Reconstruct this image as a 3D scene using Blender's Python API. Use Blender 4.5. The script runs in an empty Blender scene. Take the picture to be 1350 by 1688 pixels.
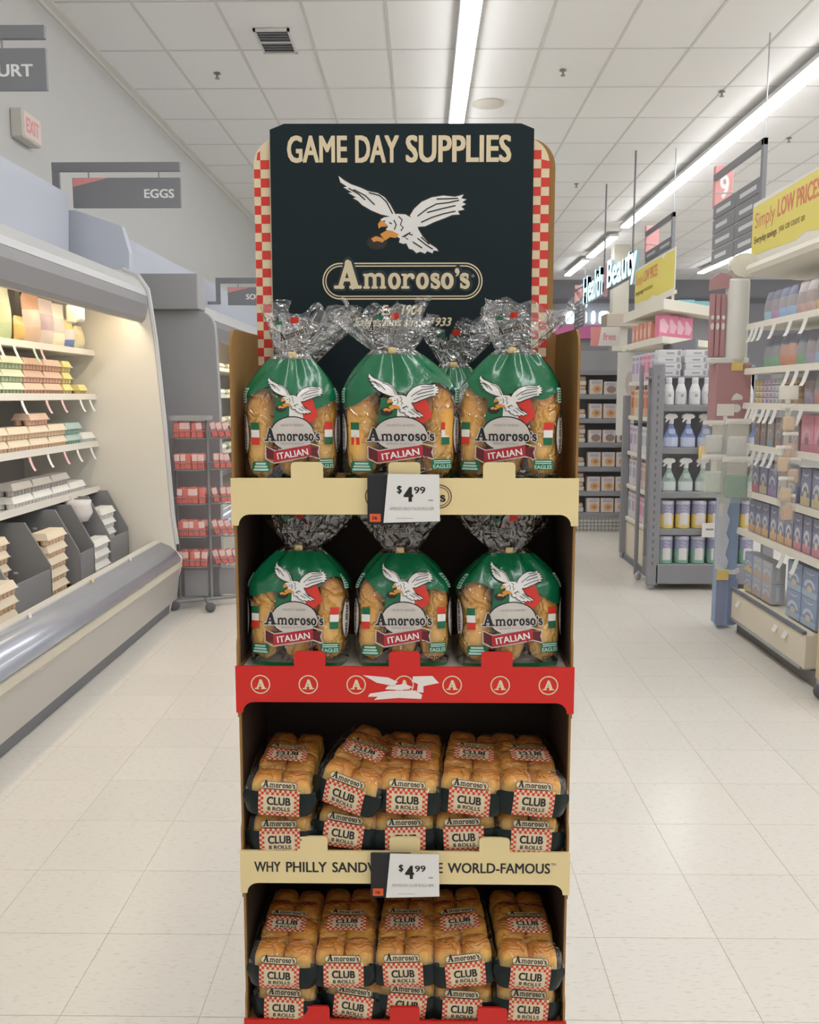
import bpy, bmesh, math, random
from mathutils import Vector, Matrix, noise

# ------------------------------------------------------------------ camera, world, exposure
S = bpy.context.scene
COL = S.collection
cam_d = bpy.data.cameras.new('camera')
cam = bpy.data.objects.new('camera', cam_d)
COL.objects.link(cam)
F_PX = 1500.0
cam_d.sensor_fit = 'HORIZONTAL'
cam_d.sensor_width = 36.0
cam_d.lens = 36.0 * F_PX / 1350.0
cam_d.clip_start = 0.05
cam.location = (0, 0, 1.5)
cam.rotation_euler = (math.pi / 2 - math.atan(192 / F_PX), 0, math.atan(20 / F_PX))
S.camera = cam

world = bpy.data.worlds.new('store_air')
S.world = world
world.use_nodes = True
world.node_tree.nodes['Background'].inputs[0].default_value = (0.98, 0.98, 1.0, 1)
world.node_tree.nodes['Background'].inputs[1].default_value = 0.5

S.view_settings.view_transform = 'Standard'
S.view_settings.look = 'None'
S.view_settings.gamma = 1.0
S.view_settings.use_curve_mapping = False
S.view_settings.exposure = 0.45
LAMP_POWER = 14.0
S.cycles.transparent_max_bounces = 24

random.seed(7)
PI = math.pi
R = math.radians

# ------------------------------------------------------------------ materials
def lin(c):
    out = []
    for v in c[:3]:
        v = v / 255.0
        out.append(v / 12.92 if v <= 0.04045 else ((v + 0.055) / 1.055) ** 2.4)
    return (*out, 1.0)

MATS = {}
def M(name, rgb, rough=0.6, metal=0.0, vary=0.0, scale=8.0, bump=0.0, bscale=60.0, spec=0.5, emit=0.0, coat=0.0):
    """procedural principled material: sRGB colour, optional noise variation and fine relief"""
    if name in MATS:
        return MATS[name]
    m = bpy.data.materials.new(name)
    m.use_nodes = True
    nt = m.node_tree
    b = nt.nodes['Principled BSDF']
    c = lin(rgb)
    b.inputs['Base Color'].default_value = c
    b.inputs['Roughness'].default_value = rough
    b.inputs['Metallic'].default_value = metal
    b.inputs['Specular IOR Level'].default_value = spec
    b.inputs['Coat Weight'].default_value = coat
    b.inputs['Coat Roughness'].default_value = 0.12
    if emit:
        b.inputs['Emission Color'].default_value = c
        b.inputs['Emission Strength'].default_value = emit
    if vary or bump:
        tc = nt.nodes.new('ShaderNodeTexCoord')
    if vary:
        n = nt.nodes.new('ShaderNodeTexNoise')
        n.inputs['Scale'].default_value = scale
        n.inputs['Detail'].default_value = 4
        nt.links.new(tc.outputs['Object'], n.inputs['Vector'])
        mx = nt.nodes.new('ShaderNodeMix'); mx.data_type = 'RGBA'
        mx.inputs[6].default_value = tuple(max(0, x * (1 - vary)) for x in c[:3]) + (1,)
        mx.inputs[7].default_value = tuple(min(1, x * (1 + vary)) for x in c[:3]) + (1,)
        nt.links.new(n.outputs['Fac'], mx.inputs[0])
        nt.links.new(mx.outputs[2], b.inputs['Base Color'])
    if bump:
        n2 = nt.nodes.new('ShaderNodeTexNoise')
        n2.inputs['Scale'].default_value = bscale
        n2.inputs['Detail'].default_value = 3
        nt.links.new(tc.outputs['Object'], n2.inputs['Vector'])
        bp = nt.nodes.new('ShaderNodeBump')
        bp.inputs['Strength'].default_value = bump
        bp.inputs['Distance'].default_value = 0.01
        nt.links.new(n2.outputs['Fac'], bp.inputs['Height'])
        nt.links.new(bp.outputs['Normal'], b.inputs['Normal'])
    MATS[name] = m
    return m

def film_mat(name, tint=(255, 255, 255), base=0.05, edge=0.5, rough=0.12, bump=0.5, bscale=45.0, milky=False):
    """clear plastic film: see-through with crinkled gloss"""
    if name in MATS:
        return MATS[name]
    m = bpy.data.materials.new(name); m.use_nodes = True
    nt = m.node_tree; nt.nodes.clear()
    out = nt.nodes.new('ShaderNodeOutputMaterial')
    tr = nt.nodes.new('ShaderNodeBsdfTransparent'); tr.inputs[0].default_value = lin(tint)
    gl = nt.nodes.new('ShaderNodeBsdfGlossy'); gl.inputs['Roughness'].default_value = rough
    if milky: gl = nt.nodes.new('ShaderNodeBsdfDiffuse'); gl.inputs[0].default_value = (.86, .86, .84, 1)
    mix = nt.nodes.new('ShaderNodeMixShader')
    lw = nt.nodes.new('ShaderNodeLayerWeight'); lw.inputs['Blend'].default_value = 0.25
    ma = nt.nodes.new('ShaderNodeMath'); ma.operation = 'MULTIPLY_ADD'
    ma.inputs[1].default_value = edge; ma.inputs[2].default_value = base
    tc = nt.nodes.new('ShaderNodeTexCoord')
    n = nt.nodes.new('ShaderNodeTexNoise'); n.inputs['Scale'].default_value = bscale
    n.inputs['Detail'].default_value = 2; n.inputs['Distortion'].default_value = 0.8
    bp = nt.nodes.new('ShaderNodeBump'); bp.inputs['Strength'].default_value = bump; bp.inputs['Distance'].default_value = 0.02
    L = nt.links.new
    L(tc.outputs['Object'], n.inputs['Vector'])
    s1 = nt.nodes.new('ShaderNodeMath'); s1.operation = 'SUBTRACT'; s1.inputs[1].default_value = 0.5      # sharp crease lines where the noise crosses its middle
    s2 = nt.nodes.new('ShaderNodeMath'); s2.operation = 'ABSOLUTE'
    s3 = nt.nodes.new('ShaderNodeMapRange'); s3.inputs[1].default_value = 0.0; s3.inputs[2].default_value = 0.09; s3.inputs[3].default_value = 1.0; s3.inputs[4].default_value = 0.0
    s4 = nt.nodes.new('ShaderNodeMath'); s4.operation = 'MULTIPLY_ADD'; s4.inputs[1].default_value = 0.35
    L(n.outputs['Fac'], s1.inputs[0]); L(s1.outputs[0], s2.inputs[0]); L(s2.outputs[0], s3.inputs[0])
    L(s3.outputs[0], s4.inputs[0]); L(n.outputs['Fac'], s4.inputs[2]); L(s4.outputs[0], bp.inputs['Height'])
    L(bp.outputs['Normal'], gl.inputs['Normal']); L(bp.outputs['Normal'], lw.inputs['Normal'])
    L(lw.outputs['Facing'], ma.inputs[0]); L(ma.outputs[0], mix.inputs[0])
    L(tr.outputs[0], mix.inputs[1]); L(gl.outputs[0], mix.inputs[2]); L(mix.outputs[0], out.inputs[0])
    MATS[name] = m
    return m

def bread_mat(name, low, mid, top, scale=14.0):
    """baked crust: pale where the loaf touched its neighbours, browner on the crown"""
    m = bpy.data.materials.new(name); m.use_nodes = True
    nt = m.node_tree; b = nt.nodes['Principled BSDF']
    b.inputs['Roughness'].default_value = 0.5
    b.inputs['Subsurface Weight'].default_value = 0.0
    tc = nt.nodes.new('ShaderNodeTexCoord'); sp = nt.nodes.new('ShaderNodeSeparateXYZ')
    n = nt.nodes.new('ShaderNodeTexNoise'); n.inputs['Scale'].default_value = scale; n.inputs['Detail'].default_value = 5
    ad = nt.nodes.new('ShaderNodeMath'); ad.operation = 'MULTIPLY_ADD'; ad.inputs[1].default_value = 0.55
    sb = nt.nodes.new('ShaderNodeMath'); sb.operation = 'ADD'; sb.inputs[1].default_value = -0.27
    rp = nt.nodes.new('ShaderNodeValToRGB')
    e = rp.color_ramp.elements
    e[0].position = 0.15; e[0].color = lin(low); e[1].position = 1.0; e[1].color = lin(top)
    k = e.new(0.6); k.color = lin(mid)
    L = nt.links.new
    L(tc.outputs['Generated'], sp.inputs[0]); L(tc.outputs['Object'], n.inputs['Vector'])
    L(n.outputs['Fac'], ad.inputs[0]); L(sp.outputs['Z'], ad.inputs[2]); L(ad.outputs[0], sb.inputs[0])
    L(sb.outputs[0], rp.inputs[0]); L(rp.outputs[0], b.inputs['Base Color'])
    n2 = nt.nodes.new('ShaderNodeTexNoise'); n2.inputs['Scale'].default_value = 120
    L(tc.outputs['Object'], n2.inputs['Vector'])
    bp = nt.nodes.new('ShaderNodeBump'); bp.inputs['Strength'].default_value = 0.25; bp.inputs['Distance'].default_value = 0.004
    L(n2.outputs['Fac'], bp.inputs['Height']); L(bp.outputs['Normal'], b.inputs['Normal'])
    MATS[name] = m
    return m

# ------------------------------------------------------------------ mesh collector
class MB:
    def __init__(s): s.v = []; s.f = []; s.mi = []; s.m = 0
    def add(s, vs, fs):
        o = len(s.v); s.v += [tuple(p) for p in vs]
        for f in fs:
            s.f.append([i + o for i in f]); s.mi.append(s.m)
        return s
    def box(s, x0, x1, y0, y1, z0, z1):
        return s.add([(x0,y0,z0),(x1,y0,z0),(x1,y1,z0),(x0,y1,z0),(x0,y0,z1),(x1,y0,z1),(x1,y1,z1),(x0,y1,z1)],
                     [(0,3,2,1),(4,5,6,7),(0,1,5,4),(1,2,6,5),(2,3,7,6),(3,0,4,7)])
    def cbox(s, x0, x1, y0, y1, z0, z1, b=0.004, seg=1):
        bm = bmesh.new(); bmesh.ops.create_cube(bm, size=1)
        for v in bm.verts:
            v.co = ((x0+x1)/2 + v.co.x*(x1-x0), (y0+y1)/2 + v.co.y*(y1-y0), (z0+z1)/2 + v.co.z*(z1-z0))
        bmesh.ops.bevel(bm, geom=bm.edges[:], offset=b, segments=seg, affect='EDGES', profile=0.5)
        return s.bm(bm)
    def bm(s, bm):
        bm.verts.index_update()
        s.add([v.co[:] for v in bm.verts], [[v.index for v in f.verts] for f in bm.faces]); bm.free(); return s
    def prism(s, poly, axis, a, b):
        def P(u, v, w): return {'x': (w, u, v), 'y': (u, w, v), 'z': (u, v, w)}[axis]
        n = len(poly)
        vs = [P(u, v, a) for u, v in poly] + [P(u, v, b) for u, v in poly]
        fs = [list(range(n)), list(range(2*n-1, n-1, -1))] + [(i, n+i, n+(i+1) % n, (i+1) % n) for i in range(n)]
        return s.add(vs, fs)
    def lathe(s, prof, n=16, c=(0,0,0), cap=True):
        vs = []; fs = []
        for r, z in prof:
            for k in range(n):
                a = 2*PI*k/n; vs.append((c[0]+r*math.cos(a), c[1]+r*math.sin(a), c[2]+z))
        for j in range(len(prof)-1):
            for k in range(n):
                fs.append((j*n+k, j*n+(k+1) % n, (j+1)*n+(k+1) % n, (j+1)*n+k))
        if cap:
            fs.append(list(range(n-1, -1, -1))); fs.append([(len(prof)-1)*n+k for k in range(n)])
        return s.add(vs, fs)
    def tube(s, pts, r, n=8):
        pts = [Vector(p) for p in pts]; vs = []; fs = []
        for i, p in enumerate(pts):
            t = (pts[min(i+1, len(pts)-1)] - pts[max(i-1, 0)]).normalized()
            a = t.cross(Vector((0, 0, 1)) if abs(t.z) < .9 else Vector((1, 0, 0))).normalized(); b = t.cross(a)
            for k in range(n):
                q = 2*PI*k/n; vs.append(p + a*r*math.cos(q) + b*r*math.sin(q))
        for i in range(len(pts)-1):
            for k in range(n): fs.append((i*n+k, i*n+(k+1) % n, (i+1)*n+(k+1) % n, (i+1)*n+k))
        fs.append(list(range(n-1, -1, -1))); fs.append([(len(pts)-1)*n+k for k in range(n)])
        return s.add(vs, fs)
    def mesh(s, name, mats, smooth=False, fixn=True):
        me = bpy.data.meshes.new(name)
        me.from_pydata(s.v, [], s.f)
        for m in (mats if isinstance(mats, (list, tuple)) else [mats]): me.materials.append(m)
        me.polygons.foreach_set('material_index', s.mi)
        me.polygons.foreach_set('use_smooth', [smooth]*len(s.f))
        if fixn:
            b = bmesh.new(); b.from_mesh(me); bmesh.ops.recalc_face_normals(b, faces=b.faces); b.to_mesh(me); b.free()
        me.update(); return me
    def build(s, name, mats, parent=None, smooth=False, loc=(0,0,0), rz=0, fixn=True):
        return put(s.mesh(name, mats, smooth, fixn), name, parent, loc, rz)

def put(me, name, parent=None, loc=(0,0,0), rz=0, rx=0, ry=0):
    o = bpy.data.objects.new(name, me); COL.objects.link(o)
    o.location = loc; o.rotation_euler = (rx, ry, rz)
    if parent: o.parent = parent
    return o
def tag(o, label=None, cat=None, group=None, kind=None):
    if label: o['label'] = label
    if cat: o['category'] = cat
    if group: o['group'] = group
    if kind: o['kind'] = kind
    return o
def thing(name, label, cat, loc=(0,0,0), rz=0, group=None):
    o = bpy.data.objects.new(name, None); COL.objects.link(o)
    o.empty_display_size = 0.05
    o.location = loc; o.rotation_euler = (0, 0, rz)
    return tag(o, label, cat, group)
def copy_tree(o, parent=None):
    c = o.copy(); COL.objects.link(c); c.parent = parent
    for ch in list(o.children): copy_tree(ch, c)
    return c

# ------------------------------------------------------------------ flat print: 2-D shapes
def arc(cx, cy, rx, ry, a0, a1, n): return [(cx+rx*math.cos(a0+(a1-a0)*i/n), cy+ry*math.sin(a0+(a1-a0)*i/n)) for i in range(n+1)]
def ell(cx, cy, rx, ry, n=28): return arc(cx, cy, rx, ry, 0, 2*PI*(n-1)/n, n-1)
def rect(x0, y0, x1, y1): return [(x0,y0),(x1,y0),(x1,y1),(x0,y1)]
def rrect(x0, y0, x1, y1, r, n=6):
    return (arc(x1-r, y0+r, r, r, -PI/2, 0, n) + arc(x1-r, y1-r, r, r, 0, PI/2, n) + arc(x0+r, y1-r, r, r, PI/2, PI, n) + arc(x0+r, y0+r, r, r, PI, 1.5*PI, n))
def stroke(pts, w, closed=False):
    """list of quads following a polyline; w is a width or a list of widths"""
    n = len(pts); L = []; Rr = []
    for i, p in enumerate(pts):
        a = pts[(i-1) % n] if closed or i > 0 else pts[i]
        b = pts[(i+1) % n] if closed or i < n-1 else pts[i]
        tx, ty = b[0]-a[0], b[1]-a[1]; d = math.hypot(tx, ty) or 1
        ww = (w[i] if isinstance(w, (list, tuple)) else w)/2
        nx, ny = -ty/d*ww, tx/d*ww
        L.append((p[0]+nx, p[1]+ny)); Rr.append((p[0]-nx, p[1]-ny))
    return [[L[i], L[(i+1) % n], Rr[(i+1) % n], Rr[i]] for i in range(n if closed else n-1)]

class Poly(list): c = None
def samec(q, pts):
    n_ = Poly(pts); n_.c = getattr(q, 'c', None); return n_
TXT = {}
def text(s, bold=0.0, shear=0.0):
    """list of polygons of a line of lettering in the built-in font, height about 1"""
    k = (s, bold, shear)
    if k not in TXT:
        c = bpy.data.curves.new('t', 'FONT'); c.body = s; c.offset = 0.0; c.shear = shear; c.resolution_u = 3
        c.fill_mode = 'FRONT'
        o = bpy.data.objects.new('t', c)
        me = bpy.data.meshes.new_from_object(o)
        TXT[k] = [[(me.vertices[i].co.x, me.vertices[i].co.y) for i in p.vertices] for p in me.polygons]
        bpy.data.objects.remove(o); bpy.data.meshes.remove(me); bpy.data.curves.remove(c)
        if bold > .015:      # heavier weight: the same outlines drawn again a little to each side
            b_ = bold
            out = []
            for c_, (dx, dy) in enumerate(((-b_, -b_*.5), (b_, -b_*.5), (-b_, b_*.5), (b_, b_*.5), (0, 0))):
                for q in TXT[k]:
                    n_ = Poly([(x+dx, y+dy) for x, y in q]); n_.c = c_; out.append(n_)
            TXT[k] = out
    return TXT[k]
def bounds(ps):
    xs = [p[0] for q in ps for p in q]; ys = [p[1] for q in ps for p in q]
    return min(xs), min(ys), max(xs), max(ys)
def fit(ps, x0, y0, x1, y1, keep=False, ref=None):
    a, b, c, d = ref or bounds(ps); sx = (x1-x0)/(c-a); sy = (y1-y0)/(d-b)
    if keep:
        sx = sy = min(sx, sy); x0 = (x0+x1)/2-(c-a)*sx/2; y0 = (y0+y1)/2-(d-b)*sy/2
    return [samec(q, [(x0+(p[0]-a)*sx, y0+(p[1]-b)*sy) for p in q]) for q in ps]
def rot(ps, a, cx=0, cy=0):
    c, s = math.cos(a), math.sin(a)
    return [samec(q, [(cx+(x-cx)*c-(y-cy)*s, cy+(x-cx)*s+(y-cy)*c) for x, y in q]) for q in ps]

def slab_logo(grow=0.0):
    """the bakery's slab-serif word mark, capital taller than the rest; x-height 1"""
    g = grow; out = []
    def bar(x0, y0, x1, y1): out.append(rrect(x0-g, y0-g, x1+g, y1+g, min(.07+g, (y1-y0)/2+g, (x1-x0)/2+g), 3))
    def line(pts, w): out.extend(stroke(pts, [a+2*g for a in w] if isinstance(w, list) else w+2*g))
    def dot(x, y, r): out.append(ell(x, y, r+g, r+g, 14))
    # A
    line([(.34, .02), (1.0, 1.72)], .34); line([(1.62, .02), (1.0, 1.72)], .56); dot(1.0, 1.66, .24)
    bar(.6, .48, 1.4, .70); bar(-.12, 0, .72, .22); bar(1.12, 0, 2.12, .22)
    x = 2.3
    def ring(cx, rx, ry, t): out.extend(stroke(ell(cx, .5, rx-t/2, ry-.09, 22), [ (t+2*g)*(0.62+0.38*abs(math.cos(2*PI*i/22))) for i in range(22)], True))
    # m
    for sx in (.2, .86, 1.52): bar(x+sx-.15, .05, x+sx+.15, .72 if sx > .3 else .98); bar(x+sx-.27, 0, x+sx+.27, .17)
    bar(x-.06, .82, x+.3, .98)
    for sx in (.53, 1.19): line(arc(x+sx, .66, .33, .26, PI, 0, 8), [.12,.16,.2,.22,.24,.26,.28,.3,.3])
    x = 4.25
    ring(x+.5, .52, .52, .34); x = 5.36
    # r
    bar(x+.1, .05, x+.4, .98); bar(x-.06, 0, x+.6, .17); bar(x-.06, .82, x+.3, .98)
    line(arc(x+.7, .6, .35, .3, PI, .3*PI, 6), [.14,.18,.2,.22,.22,.22,.24]); dot(x+.86, .78, .17); x = 6.5
    ring(x+.5, .52, .52, .34); x = 7.62
    def s_(x):
        line(arc(x+.42, .73, .26, .19, .1*PI, 1.1*PI, 7) + arc(x+.42, .28, .28, .21, .42*PI, -.9*PI, 9), [.2,.2,.22,.24,.26,.28,.3,.32, .32,.32,.3,.28,.26,.24,.22,.2,.2,.2])
        bar(x+.58, .62, x+.72, .98); bar(x+.06, .02, x+.2, .38)
    s_(x); x = 8.5
    ring(x+.5, .52, .52, .34); x = 9.62
    dot(x+.16, 1.16, .18); line([(x+.3, 1.16), (x+.24, .95), (x+.06, .8)], [.16, .14, .06]); x = 9.98
    s_(x)
    return out
LOGO = slab_logo(); LOGO_OUT = slab_logo(.16); LREF = bounds(LOGO)

# the flying eagle emblem, drawn once: units about 1 wide
def _e(pts): return [((x-655)/540.0, (410-y)/540.0) for x, y in pts]
EA_L = _e([(388,250),(412,268),(440,284),(478,297),(512,312),(552,320),(582,338),(604,365),(630,412),(606,416),(566,407),(524,390),(486,368),(470,352),(448,340),(462,338),(428,318),(446,318),(408,296),(424,294),(396,276)])
EA_R = _e([(688,412),(706,384),(738,356),(780,338),(828,331),(878,336),(914,327),(904,342),(926,347),(908,358),(924,366),(904,376),(918,388),(890,394),(898,408),(866,410),(836,422),(792,438),(752,456),(722,458),(700,432)])
EA_B = _e([(563,428),(580,419),(604,416),(632,405),(668,407),(692,420),(716,440),(724,470),(708,498),(692,522),(660,528),(642,522),(646,506),(624,492),(604,478),(586,468),(596,458),(586,444)])
EA_T = _e([(692,500),(722,466),(742,498),(766,524),(800,546),(809,558),(788,555),(784,567),(762,558),(752,568),(732,560),(716,566),(700,552),(684,548),(672,524)])
EA_BEAK = _e([(566,430),(553,446),(556,466),(566,458),(592,457),(584,442)])
EA_TAL = [_e([(562,488),(590,472),(612,474),(642,490),(628,504),(604,500),(584,514),(574,504)]), _e([(524,506),(544,496),(566,502),(582,512),(572,522),(550,516),(534,520)])]
EA_BALL = _e(ell(548, 522, 38, 24, 20))
EA_LINES = [_e(p) for p in ([(515,318),(560,330),(590,356),(615,405)], [(720,415),(760,385),(800,365),(850,360),(895,350)], [(735,440),(780,420),(830,405),(880,395)],
            [(640,415),(655,430),(648,450),(660,460),(650,475)], [(700,520),(740,545)], [(690,480),(665,500),(680,510)], [(620,430),(630,450),(622,470)], [(575,436),(584,434)], [(430,300),(470,322),(500,348)], [(450,305),(500,330),(540,368)], [(800,345),(850,344),(890,342)], [(760,400),(820,385),(880,372)], [(720,505),(760,535),(785,550)], [(735,500),(770,530)], [(600,440),(612,446)], [(655,500),(680,486),(700,492)])]
def eagle(cx, cy, w, ink, a=0.0, outline=True, lay=0):
    """adds the emblem to an Ink: mats 'white','black','orange','ball'"""
    t = lambda q: [(cx+(x*math.cos(a)-y*math.sin(a))*w, cy+(x*math.sin(a)+y*math.cos(a))*w) for x, y in q]
    if outline:
        for q in (EA_L, EA_R, EA_B, EA_T, EA_BALL):
            ink.add(stroke(t(q), .022*w, True), 'black', lay)
    ink.add([t(EA_BALL)], 'ball', lay+1)
    ink.add([t(q) for q in (EA_L, EA_R, EA_T)], 'white', lay+1); ink.add([t(EA_B)], 'white', lay+2)
    ink.add([t(EA_BEAK)] + [t(q) for q in EA_TAL], 'orange', lay+3)
    for q in EA_LINES: ink.add(stroke(t(q), .009*w), 'black', lay+3)

INKM = {}
class Ink:
    """coloured flat print; layers sit a hair above each other and may be wrapped on a curved pack"""
    def __init__(s): s.p = []
    def add(s, polys, mat, lay=0):
        for q in polys: s.p.append((q, mat, lay))
        return s
    def build(s, name, fn, parent=None, step=0.0, gap=0.0004):
        mats = []; mb = MB()
        for num, (q, m, lay) in enumerate(s.p):
            dz = 2.4e-5*q.c if getattr(q, 'c', None) is not None else 6e-6*(num % 23)
            if m not in mats: mats.append(m)
            mb.m = mats.index(m)
            if step:
                bm = bmesh.new()
                vs = [bm.verts.new((x, y, 0)) for x, y in q]
                try: bm.faces.new(vs)
                except ValueError: bm.free(); continue
                bmesh.ops.triangulate(bm, faces=bm.faces[:])
                for _ in range(4):
                    E_ = [e for e in bm.edges if e.calc_length() > step]
                    if not E_: break
                    bmesh.ops.subdivide_edges(bm, edges=E_, cuts=1)
                    bmesh.ops.triangulate(bm, faces=[f for f in bm.faces if len(f.verts) > 3])
                for v in bm.verts: v.co = fn(v.co.x, v.co.y, gap*(lay+1)+dz)
                mb.bm(bm)
            else:
                mb.add([fn(x, y, gap*(lay+1)+dz) for x, y in q], [list(range(len(q)))])
        return mb.build(name, [INKM[m] for m in mats], parent, fixn=False)
def flatY(y): return lambda x, z, o: (x, y-o, z)          # print facing -Y
def flatX(x, s=-1): return lambda u, z, o: (x+s*o, u, z)   # print facing -X / +X

for k, c, r_ in (('white',(235,232,226),.4), ('black',(22,22,24),.45), ('orange',(222,150,60),.5), ('ball',(40,32,28),.5), ('cream',(226,208,172),.5),
                 ('red',(214,52,36),.45), ('green',(20,104,66),.4), ('dgreen',(24,40,40),.35), ('mint',(178,214,200),.45), ('ribbon',(176,34,44),.4),
                 ('ribbond',(96,18,26),.4), ('navytext',(30,32,36),.5), ('pale',(236,236,232),.5), ('grey',(150,150,150),.5), ('tagorange',(232,96,40),.5),
                 ('yellow',(238,222,116),.5), ('signred',(226,128,100),.5), ('oval',(206,198,190),.45), ('brown',(120,84,56),.5), ('paper',(236,226,220),.7)):
    INKM[k] = M('ink_'+k, c, r_)
INKM['glow'] = M('glow_letter', (190, 232, 240), .4, emit=1.1)

# ================================================================== THE ROOM
H = 4.5
def struct(name, mb, mats, smooth=False, parent=None):
    o = mb.build(name, mats, parent, smooth)
    if parent is None: o['kind'] = 'structure'
    return o

# floor: slab with vinyl tiles laid on it one by one
def floor_mat(name, rgb, tile=False):
    m = bpy.data.materials.new(name); m.use_nodes = True; nt = m.node_tree; b = nt.nodes['Principled BSDF']
    b.inputs['Specular IOR Level'].default_value = 0.36
    tc = nt.nodes.new('ShaderNodeTexCoord'); geo = nt.nodes.new('ShaderNodeNewGeometry')
    n = nt.nodes.new('ShaderNodeTexNoise'); n.inputs['Scale'].default_value = 60; n.inputs['Detail'].default_value = 6
    mp = nt.nodes.new('ShaderNodeMapping'); mp.inputs['Scale'].default_value = (0.6, 2.4, 1)
    rp = nt.nodes.new('ShaderNodeValToRGB'); c = lin(rgb)
    e = rp.color_ramp.elements
    e[0].position = .27; e[0].color = tuple(x*.80 for x in c[:3])+(1,); e[1].position = .44; e[1].color = c
    L = nt.links.new
    L(geo.outputs['Position'], mp.inputs[0]); L(mp.outputs[0], n.inputs['Vector']); L(n.outputs['Fac'], rp.inputs[0])
    oi = nt.nodes.new('ShaderNodeObjectInfo')
    hv = nt.nodes.new('ShaderNodeHueSaturation')
    ma = nt.nodes.new('ShaderNodeMath'); ma.operation = 'MULTIPLY_ADD'; ma.inputs[1].default_value = .035; ma.inputs[2].default_value = .98
    L(oi.outputs['Random'], ma.inputs[0]); L(ma.outputs[0], hv.inputs['Value']); L(rp.outputs[0], hv.inputs['Color'])
    L(hv.outputs[0], b.inputs['Base Color'])
    n2 = nt.nodes.new('ShaderNodeTexNoise'); n2.inputs['Scale'].default_value = 3
    L(geo.outputs['Position'], n2.inputs['Vector'])
    mr = nt.nodes.new('ShaderNodeMapRange'); mr.inputs[3].default_value = .19; mr.inputs[4].default_value = .26
    L(n2.outputs['Fac'], mr.inputs[0]); L(mr.outputs[0], b.inputs['Roughness'])
    MATS[name] = m; return m
FLOOR_RGB = (228, 222, 212)
fm = floor_mat('vinyl_tile', FLOOR_RGB)
floor = struct('floor', MB().box(-2.9, 11, -7, 24.4, -.1, -.0012), M('floor_adhesive', (176, 169, 156), .3))
ts = .341
tile_me = MB().cbox(-ts/2+.0007, ts/2-.0007, -ts/2+.0007, ts/2-.0007, -.0011, 0, .0003).mesh('tile', fm)
cells = []
for i in range(-7, 12):
    for j in range(-2, 60):
        x = .485+(i+.5)*ts; y = 2.375+(j+.5)*ts-1.0*ts
        if -1.9 < x < 2.3 and 1.3 < y < 11:
            if abs(x) < .52*y+.25: cells.append((y, x))
cells.sort()
near = cells[:300]; rest = MB(); done = set((round(a, 3), round(b, 3)) for a, b in near)
for y, x in near: put(tile_me, 'tile', floor, (x, y, 0))
for i in range(-10, 32):
    for j in range(-28, 66):
        x = .485+(i+.5)*ts; y = 2.375+(j+.5)*ts-1.0*ts
        if (round(y, 3), round(x, 3)) in done or not (-2.9 < x < 11 and -7 < y < 24.3): continue
        rest.box(x-ts/2+.0007, x+ts/2-.0007, y-ts/2+.0007, y+ts/2-.0007, -.0011, 0)
o = rest.build('tile_field', fm, floor); o['kind'] = 'stuff'

# ceiling: grid and lay-in panels
ceil_m = M('acoustic_panel', (246, 245, 243), .9, vary=.03, scale=90, bump=.15, bscale=200)
grid_m = M('ceiling_grid', (222, 220, 216), .6)
ceiling = struct('ceiling', MB().box(-2.9, 11, -7, 24.4, H+.02, H+.1), M('plenum', (150, 148, 144), .9))
gx, gy = .654, 1.0
cp = MB().cbox(-gx/2+.011, gx/2-.011, -gy/2+.011, gy/2-.011, 0, .015, .003).mesh('ceiling_panel', ceil_m)
n = 0; restc = MB(); gridmb = MB()
gx0 = -2.9
for i in range(22): gridmb.box(gx0+i*gx-.011, gx0+i*gx+.011, -7, 24.4, H-.004, H+.012)
for j in range(32): gridmb.box(-2.9, 11, -6.6+j*gy-.011, -6.6+j*gy+.011, H-.003, H+.012)
for j in range(31):
    for i in range(21):
        x = gx0+(i+.5)*gx; y = -6.6+(j+.5)*gy
        if 5.5 < y < 19 and x < .5*y+1 and n < 300: put(cp, 'ceiling_panel', ceiling, (x, y, H)); n += 1
        else: restc.box(x-gx/2+.011, x+gx/2-.011, y-gy/2+.011, y+gy/2-.011, H, H+.015)
gridmb.build('ceiling_grid', grid_m, ceiling)
o = restc.build('panel_field', ceil_m, ceiling); o['kind'] = 'stuff'

wall_m = M('painted_wall', (206, 205, 202), .8, vary=.02, scale=3)
struct('wall_left', MB().box(-3.0, -2.9, -7, 24.4, 0, H+.1), wall_m)
struct('trim_1', MB().prism([(-2.9, H-.002), (-2.83, H-.002), (-2.83, H-.02), (-2.88, H-.03), (-2.88, H-.06), (-2.9, H-.06)], 'y', -7, 24.4), M('wall_angle', (222, 219, 212), .6))
wb = struct('wall_back', MB().box(-3, 11, 24.4, 24.5, 0, H+.1), M('rear_wall', (146, 146, 150), .8, vary=.03, scale=2))
MB().box(-2.9, 11, 24.34, 24.4, 3.9, 4.0).build('wall_rail', M('rail_grey', (112, 112, 118), .7), wb)
MB().box(2.4, 5.3, 24.2, 24.4, 2.98, 3.32).build('pink_band', M('pink_band', (214, 120, 168), .6), wb)
mb = MB()
for x, w in ((3.75, .22), (4.1, .2), (4.42, .1), (4.62, .25), (5.0, .26)): mb.prism(rrect(x, 3.36, x+w, 3.68, .07), 'y', 24.2, 24.3)
mb.prism(ell(4.2, 3.84, .1, .1), 'y', 24.2, 24.3)
mb.build('lit_letter_row', M('lit_plate', (225, 240, 244), .4, emit=1.3), wb)

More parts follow.
